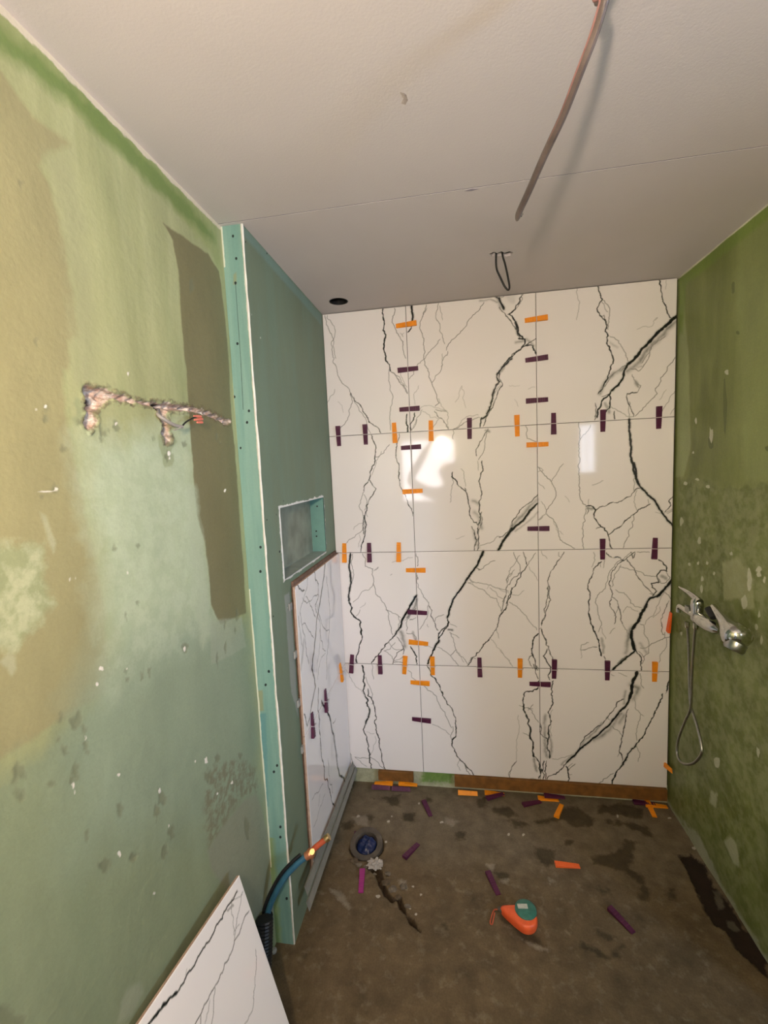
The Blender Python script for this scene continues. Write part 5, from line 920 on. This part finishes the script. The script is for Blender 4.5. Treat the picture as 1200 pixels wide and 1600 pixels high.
# thick black hose behind the loose tile
t = empty('black_hose', (-1.03, -1.0, 0), 'thick black corrugated hose rising between the loose tile and boxing', 'hose')
bm = bmesh.new(); pp = smooth_path([(-1.03, -1.10, .035), (-1.048, -1.05, .06), (-1.055, -1.00, .13), (-1.058, -.965, .24)], 24)
tube(bm, pp, [.026+.0025*(i % 2) for i in range(len(pp))], 14); obj('corrugated_sleeve', bm, M_black, t)
bm = bmesh.new(); q = at(428, 1487, 2, .0); lathe(bm, q+Vector((0, 0, 0)), q+Vector((0, 0, .012)), [(0, .010), (.6, .011), (1, .006)], 10); tag(obj('plaster_crumb', bm, M_rag, None, True), 'small pale plaster crumb at the foot of the boxing', 'crumb')

# ================================================================ WALL WIRE in the chased hole
t = empty('wall_wire', at(257, 640, 0, XL), 'grey sheathed wire end sticking out of the hole in left wall', 'wire')
w = lambda u, v, d: at(u, v, 0, XL+d)
bm = bmesh.new(); tube(bm, smooth_path([w(247, 640, -.015), w(247, 648, .006), w(258, 656, .018), w(272, 664, .024), w(285, 667, .028)], 8), [.0042]*33, 10); obj('grey_sheath', bm, M_greywire, t, True)
bm = bmesh.new(); tube(bm, smooth_path([w(284, 667, .028), w(290, 660, .032), w(300, 654, .035), w(308, 651, .036)], 8), .0022, 8); obj('dark_core', bm, M_black, t, True)
bm = bmesh.new(); tube(bm, smooth_path([w(284, 667, .028), w(276, 671, .03), w(272, 672, .03)], 6), .0016, 8); obj('bare_core', bm, M_rag, t, True)
for k, (u, v, u2, v2) in enumerate(((303, 650, 314, 651), (304, 656, 316, 655), (308, 660, 316, 660))):
    bm = bmesh.new(); lathe(bm, w(u, v, .036), w(u2, v2, .037), [(0, .0022), (.4, .0035), (1, .0032)], 12); obj('red_cap', bm, M_redcap, t, True)

# ================================================================ CEILING CABLE, WIRE LOOP, CUT-OUT
t = empty('ceiling_cable', (-.05, -1.62, ZC), 'greyish flat cable drooping below the ceiling at upper right', 'cable')
def dz(u, v, z): return at(u, v, 2, z)
cp = [Vector((.03, -1.80, ZC+.01)), dz(962, -60, 2.44), dz(945, 0, 2.41), dz(928, 55, 2.385), dz(905, 115, 2.36), dz(880, 180, 2.34), dz(852, 240, 2.325), dz(828, 295, 2.31), dz(812, 330, 2.30), dz(807, 345, 2.295)]
bm = bmesh.new(); pth = smooth_path(cp, 8); tube(bm, pth, [.0085]*(len(pth)-6)+[.0082, .0078, .007, .006, .0045, .002], 10, flat=.8); obj('sheath', bm, M_cable, t, True)
bm = bmesh.new()
off1 = [p+Vector((-.0062, .0, -.0012)) for p in pth[2:46]]; tube(bm, off1, [.0028-.002*(i/len(off1))**2 for i in range(len(off1))], 8); obj('pink_core', bm, mat('pink_core', (.30, .15, .145), .5, noise=.3, nscale=30), t, True)
bm = bmesh.new(); q = pth[-5]+Vector((.008, 0, 0)); lathe(bm, q, q+Vector((.004, .002, .006)), [(0, .002), (1, .002)], 8); obj('bare_tip', bm, M_chrome, t)
t = empty('ceiling_wire_loop', (HOOK[0], HOOK[1], ZC), 'black wire loop hanging from a ragged hole in the ceiling', 'wire')
lp = [Vector((HOOK[0]-.012, HOOK[1], ZC+.03)), at(775, 402, 1, HOOK[1]), at(776, 420, 1, HOOK[1]), at(782, 434, 1, HOOK[1]), at(789, 448, 1, HOOK[1]), at(794, 453, 1, HOOK[1]), at(796, 448, 1, HOOK[1]), at(793, 430, 1, HOOK[1]), at(789, 412, 1, HOOK[1]), at(785, 398, 1, HOOK[1]), Vector((HOOK[0]+.008, HOOK[1], ZC+.03))]
bm = bmesh.new(); box(bm, (HOOK[0]-.06, HOOK[1]-.05, ZC+.014), (HOOK[0]+.06, HOOK[1]+.05, ZC+.02)); obj('dark_cavity', bm, M_black, t)
bm = bmesh.new(); tube(bm, smooth_path(lp, 8), .0036, 10); obj('wire', bm, M_black, t, True)
t = bmesh.new(); lathe(t, (SPOT[0], SPOT[1], ZC+.001), (SPOT[0], SPOT[1], ZC+.095), [(0, .046), (1, .046), (1, .03), (.95, 0.001)], 36)
bmc = bmesh.new()
n = 36
def ringz(r, z): return [bmc.verts.new((SPOT[0]+r*math.cos(2*math.pi*k/n), SPOT[1]+r*math.sin(2*math.pi*k/n), z)) for k in range(n)]
t.free(); rs = [ringz(.0435, ZC-.0008), ringz(.0405, ZC-.0008), ringz(.0405, ZC+.07), ringz(.002, ZC+.075)]
for A_, B_ in zip(rs, rs[1:]):
    for k in range(n): bmc.faces.new((A_[k], A_[(k+1) % n], B_[(k+1) % n], B_[k]))
tag(obj('spotlight_hole', bmc, M_black, None, True), 'round black cut-out for a spotlight in the ceiling corner', 'hole')

# ================================================================ PHOTOGRAPHER (seen only as a reflection in the tiles)
M_skin = mat('skin', (.55, .33, .24), .5); M_cloth = mat('grey_sweater', (.16, .16, .17), .9, noise=.15, nscale=60); M_trous = mat('dark_trousers', (.06, .06, .075), .9); M_hair = mat('brown_hair', (.05, .03, .02), .6, noise=.4, nscale=80)
def skin_body(name, nodes, edges, mtl, parent=None, sub=2):
    ks = list(nodes); me = bpy.data.meshes.new(name); me.from_pydata([nodes[k][0] for k in ks], [(ks.index(a), ks.index(b)) for a, b in edges], [])
    o = bpy.data.objects.new(name, me); COL.objects.link(o); m = o.modifiers.new('s', 'SKIN'); o.modifiers.new('u', 'SUBSURF').levels = sub
    for i, k in enumerate(ks):
        r = nodes[k][1]; me.skin_vertices[0].data[i].radius = r if isinstance(r, tuple) else (r, r); me.skin_vertices[0].data[i].use_root = (i == 0)
    bpy.context.view_layer.update(); me2 = bpy.data.meshes.new_from_object(o.evaluated_get(bpy.context.evaluated_depsgraph_get()))
    bpy.data.objects.remove(o); me2.materials.clear()
    for p in me2.polygons: p.use_smooth = True
    me2.name = name
    return link(name, me2, mtl, parent)
N = {'pelvis': ((-.47, -2.66, .92), (.13, .10)), 'waist': ((-.47, -2.65, 1.08), (.12, .09)), 'chest': ((-.47, -2.63, 1.26), (.15, .10)), 'collar': ((-.47, -2.60, 1.42), (.09, .065)), 'neck': ((-.47, -2.565, 1.49), .048),
     'jaw': ((-.468, -2.53, 1.555), (.058, .066)), 'head': ((-.467, -2.53, 1.62), (.070, .085)), 'crown': ((-.467, -2.545, 1.675), (.055, .068)),
     'hipl': ((-.56, -2.66, .86), .085), 'kneel': ((-.58, -2.63, .49), .056), 'ankl': ((-.60, -2.67, .09), .038), 'toel': ((-.61, -2.52, .045), .034),
     'hipr': ((-.38, -2.66, .86), .085), 'kneer': ((-.36, -2.63, .49), .056), 'ankr': ((-.34, -2.67, .09), .038), 'toer': ((-.33, -2.52, .045), .034),
     'shl': ((-.655, -2.60, 1.41), .055), 'elbl': ((-.87, -2.50, 1.56), .038), 'wril': ((-.655, -2.43, 1.90), .026), 'palml': ((-.60, -2.435, 1.965), (.020, .036)),
     'shr': ((-.285, -2.60, 1.41), .055), 'elbr': ((-.24, -2.48, 1.17), .038), 'wrir': ((-.385, -2.30, 1.48), .026), 'palmr': ((-.400, -2.262, 1.565), (.036, .018))}
E_ = [('pelvis', 'waist'), ('waist', 'chest'), ('chest', 'collar'), ('collar', 'neck'), ('neck', 'jaw'), ('jaw', 'head'), ('head', 'crown'), ('pelvis', 'hipl'), ('hipl', 'kneel'), ('kneel', 'ankl'), ('ankl', 'toel'), ('pelvis', 'hipr'), ('hipr', 'kneer'), ('kneer', 'ankr'), ('ankr', 'toer'),
      ('collar', 'shl'), ('shl', 'elbl'), ('elbl', 'wril'), ('wril', 'palml'), ('collar', 'shr'), ('shr', 'elbr'), ('elbr', 'wrir'), ('wrir', 'palmr')]
def finger(side, k, pts, r):
    prev = 'palm'+side
    for i, p in enumerate(pts):
        n = 'f%s%d%d' % (side, k, i); N[n] = (p, r*(1-.12*i)); E_.append((prev, n)); prev = n
for k, dz_ in enumerate((-.012, .012, .034, .052)):      # fingers closing round the cord above the bulb
    finger('l', k, [(-.565+.002*k, -2.455, 1.985+dz_*.9), (-.53, -2.468+.002*k, 1.995+dz_*.9), (-.505, -2.455, 1.998+dz_*.85), (-.503, -2.437, 1.998+dz_*.8)], .0095)
finger('l', 4, [(-.575, -2.41, 1.975), (-.545, -2.415, 2.0), (-.525, -2.425, 2.018)], .0105)
for k, h in enumerate((.0, .021, .042, .063)):             # fingers round the right edge of the phone
    finger('r', k, [(-.372, -2.245, 1.585+h), (-.352, -2.226, 1.592+h), (-.358, -2.205, 1.596+h)], .009)
finger('r', 4, [(-.43, -2.25, 1.585), (-.452, -2.228, 1.612), (-.445, -2.222, 1.64)], .010)
person = skin_body('person', N, E_, M_skin)
tag(person, 'person in grey sweater holding a phone and the bulb cord, mirrored in the tiles', 'person')
grow = lambda ks, g: {k: (N[k][0], tuple(x+g for x in (N[k][1] if isinstance(N[k][1], tuple) else (N[k][1],)*2))) for k in ks}
ks = ['waist', 'pelvis', 'chest', 'collar', 'shl', 'elbl', 'wril', 'shr', 'elbr', 'wrir']
skin_body('sweater', grow(ks, .014), [e for e in E_ if e[0] in ks and e[1] in ks], M_cloth, person)
ks = ['pelvis', 'hipl', 'kneel', 'ankl', 'hipr', 'kneer', 'ankr']
skin_body('trousers', grow(ks, .018), [e for e in E_ if e[0] in ks and e[1] in ks], M_trous, person)
bm = bmesh.new(); bmesh.ops.create_uvsphere(bm, u_segments=24, v_segments=16, radius=1)
for v in list(bm.verts):
    if v.co.z < -.05-.6*v.co.y: bm.verts.remove(v)
for v in bm.verts:
    n = 1+.03*math.sin(v.co.x*30+v.co.y*17); v.co = Vector((-.467, -2.54, 1.635))+Vector((v.co.x*.084*n, v.co.y*.10*n, v.co.z*.092*n))
bmesh.ops.solidify(bm, geom=list(bm.faces), thickness=.006); obj('hair', bm, M_hair, person, True)
bm = bmesh.new(); lathe(bm, (-.467, -2.445, 1.595), (-.467, -2.418, 1.575), [(0, .013), (.7, .012), (1, .005)], 10); obj('nose', bm, M_skin, person, True)
for sx, n in ((-1, 'ear'), (1, 'ear')):
    bm = bmesh.new(); bmesh.ops.create_uvsphere(bm, u_segments=12, v_segments=8, radius=1)
    for v in bm.verts: v.co = Vector((-.467+sx*.076, -2.54, 1.60))+Vector((v.co.x*.009, v.co.y*.019, v.co.z*.032))
    obj(n, bm, M_skin, person, True)
bm = bmesh.new(); box(bm, (-.441, -2.2265, 1.584), (-.370, -2.2185, 1.731), bev=.003); tag(obj('phone', bm, M_black), 'black phone held up by the mirrored person', 'phone')
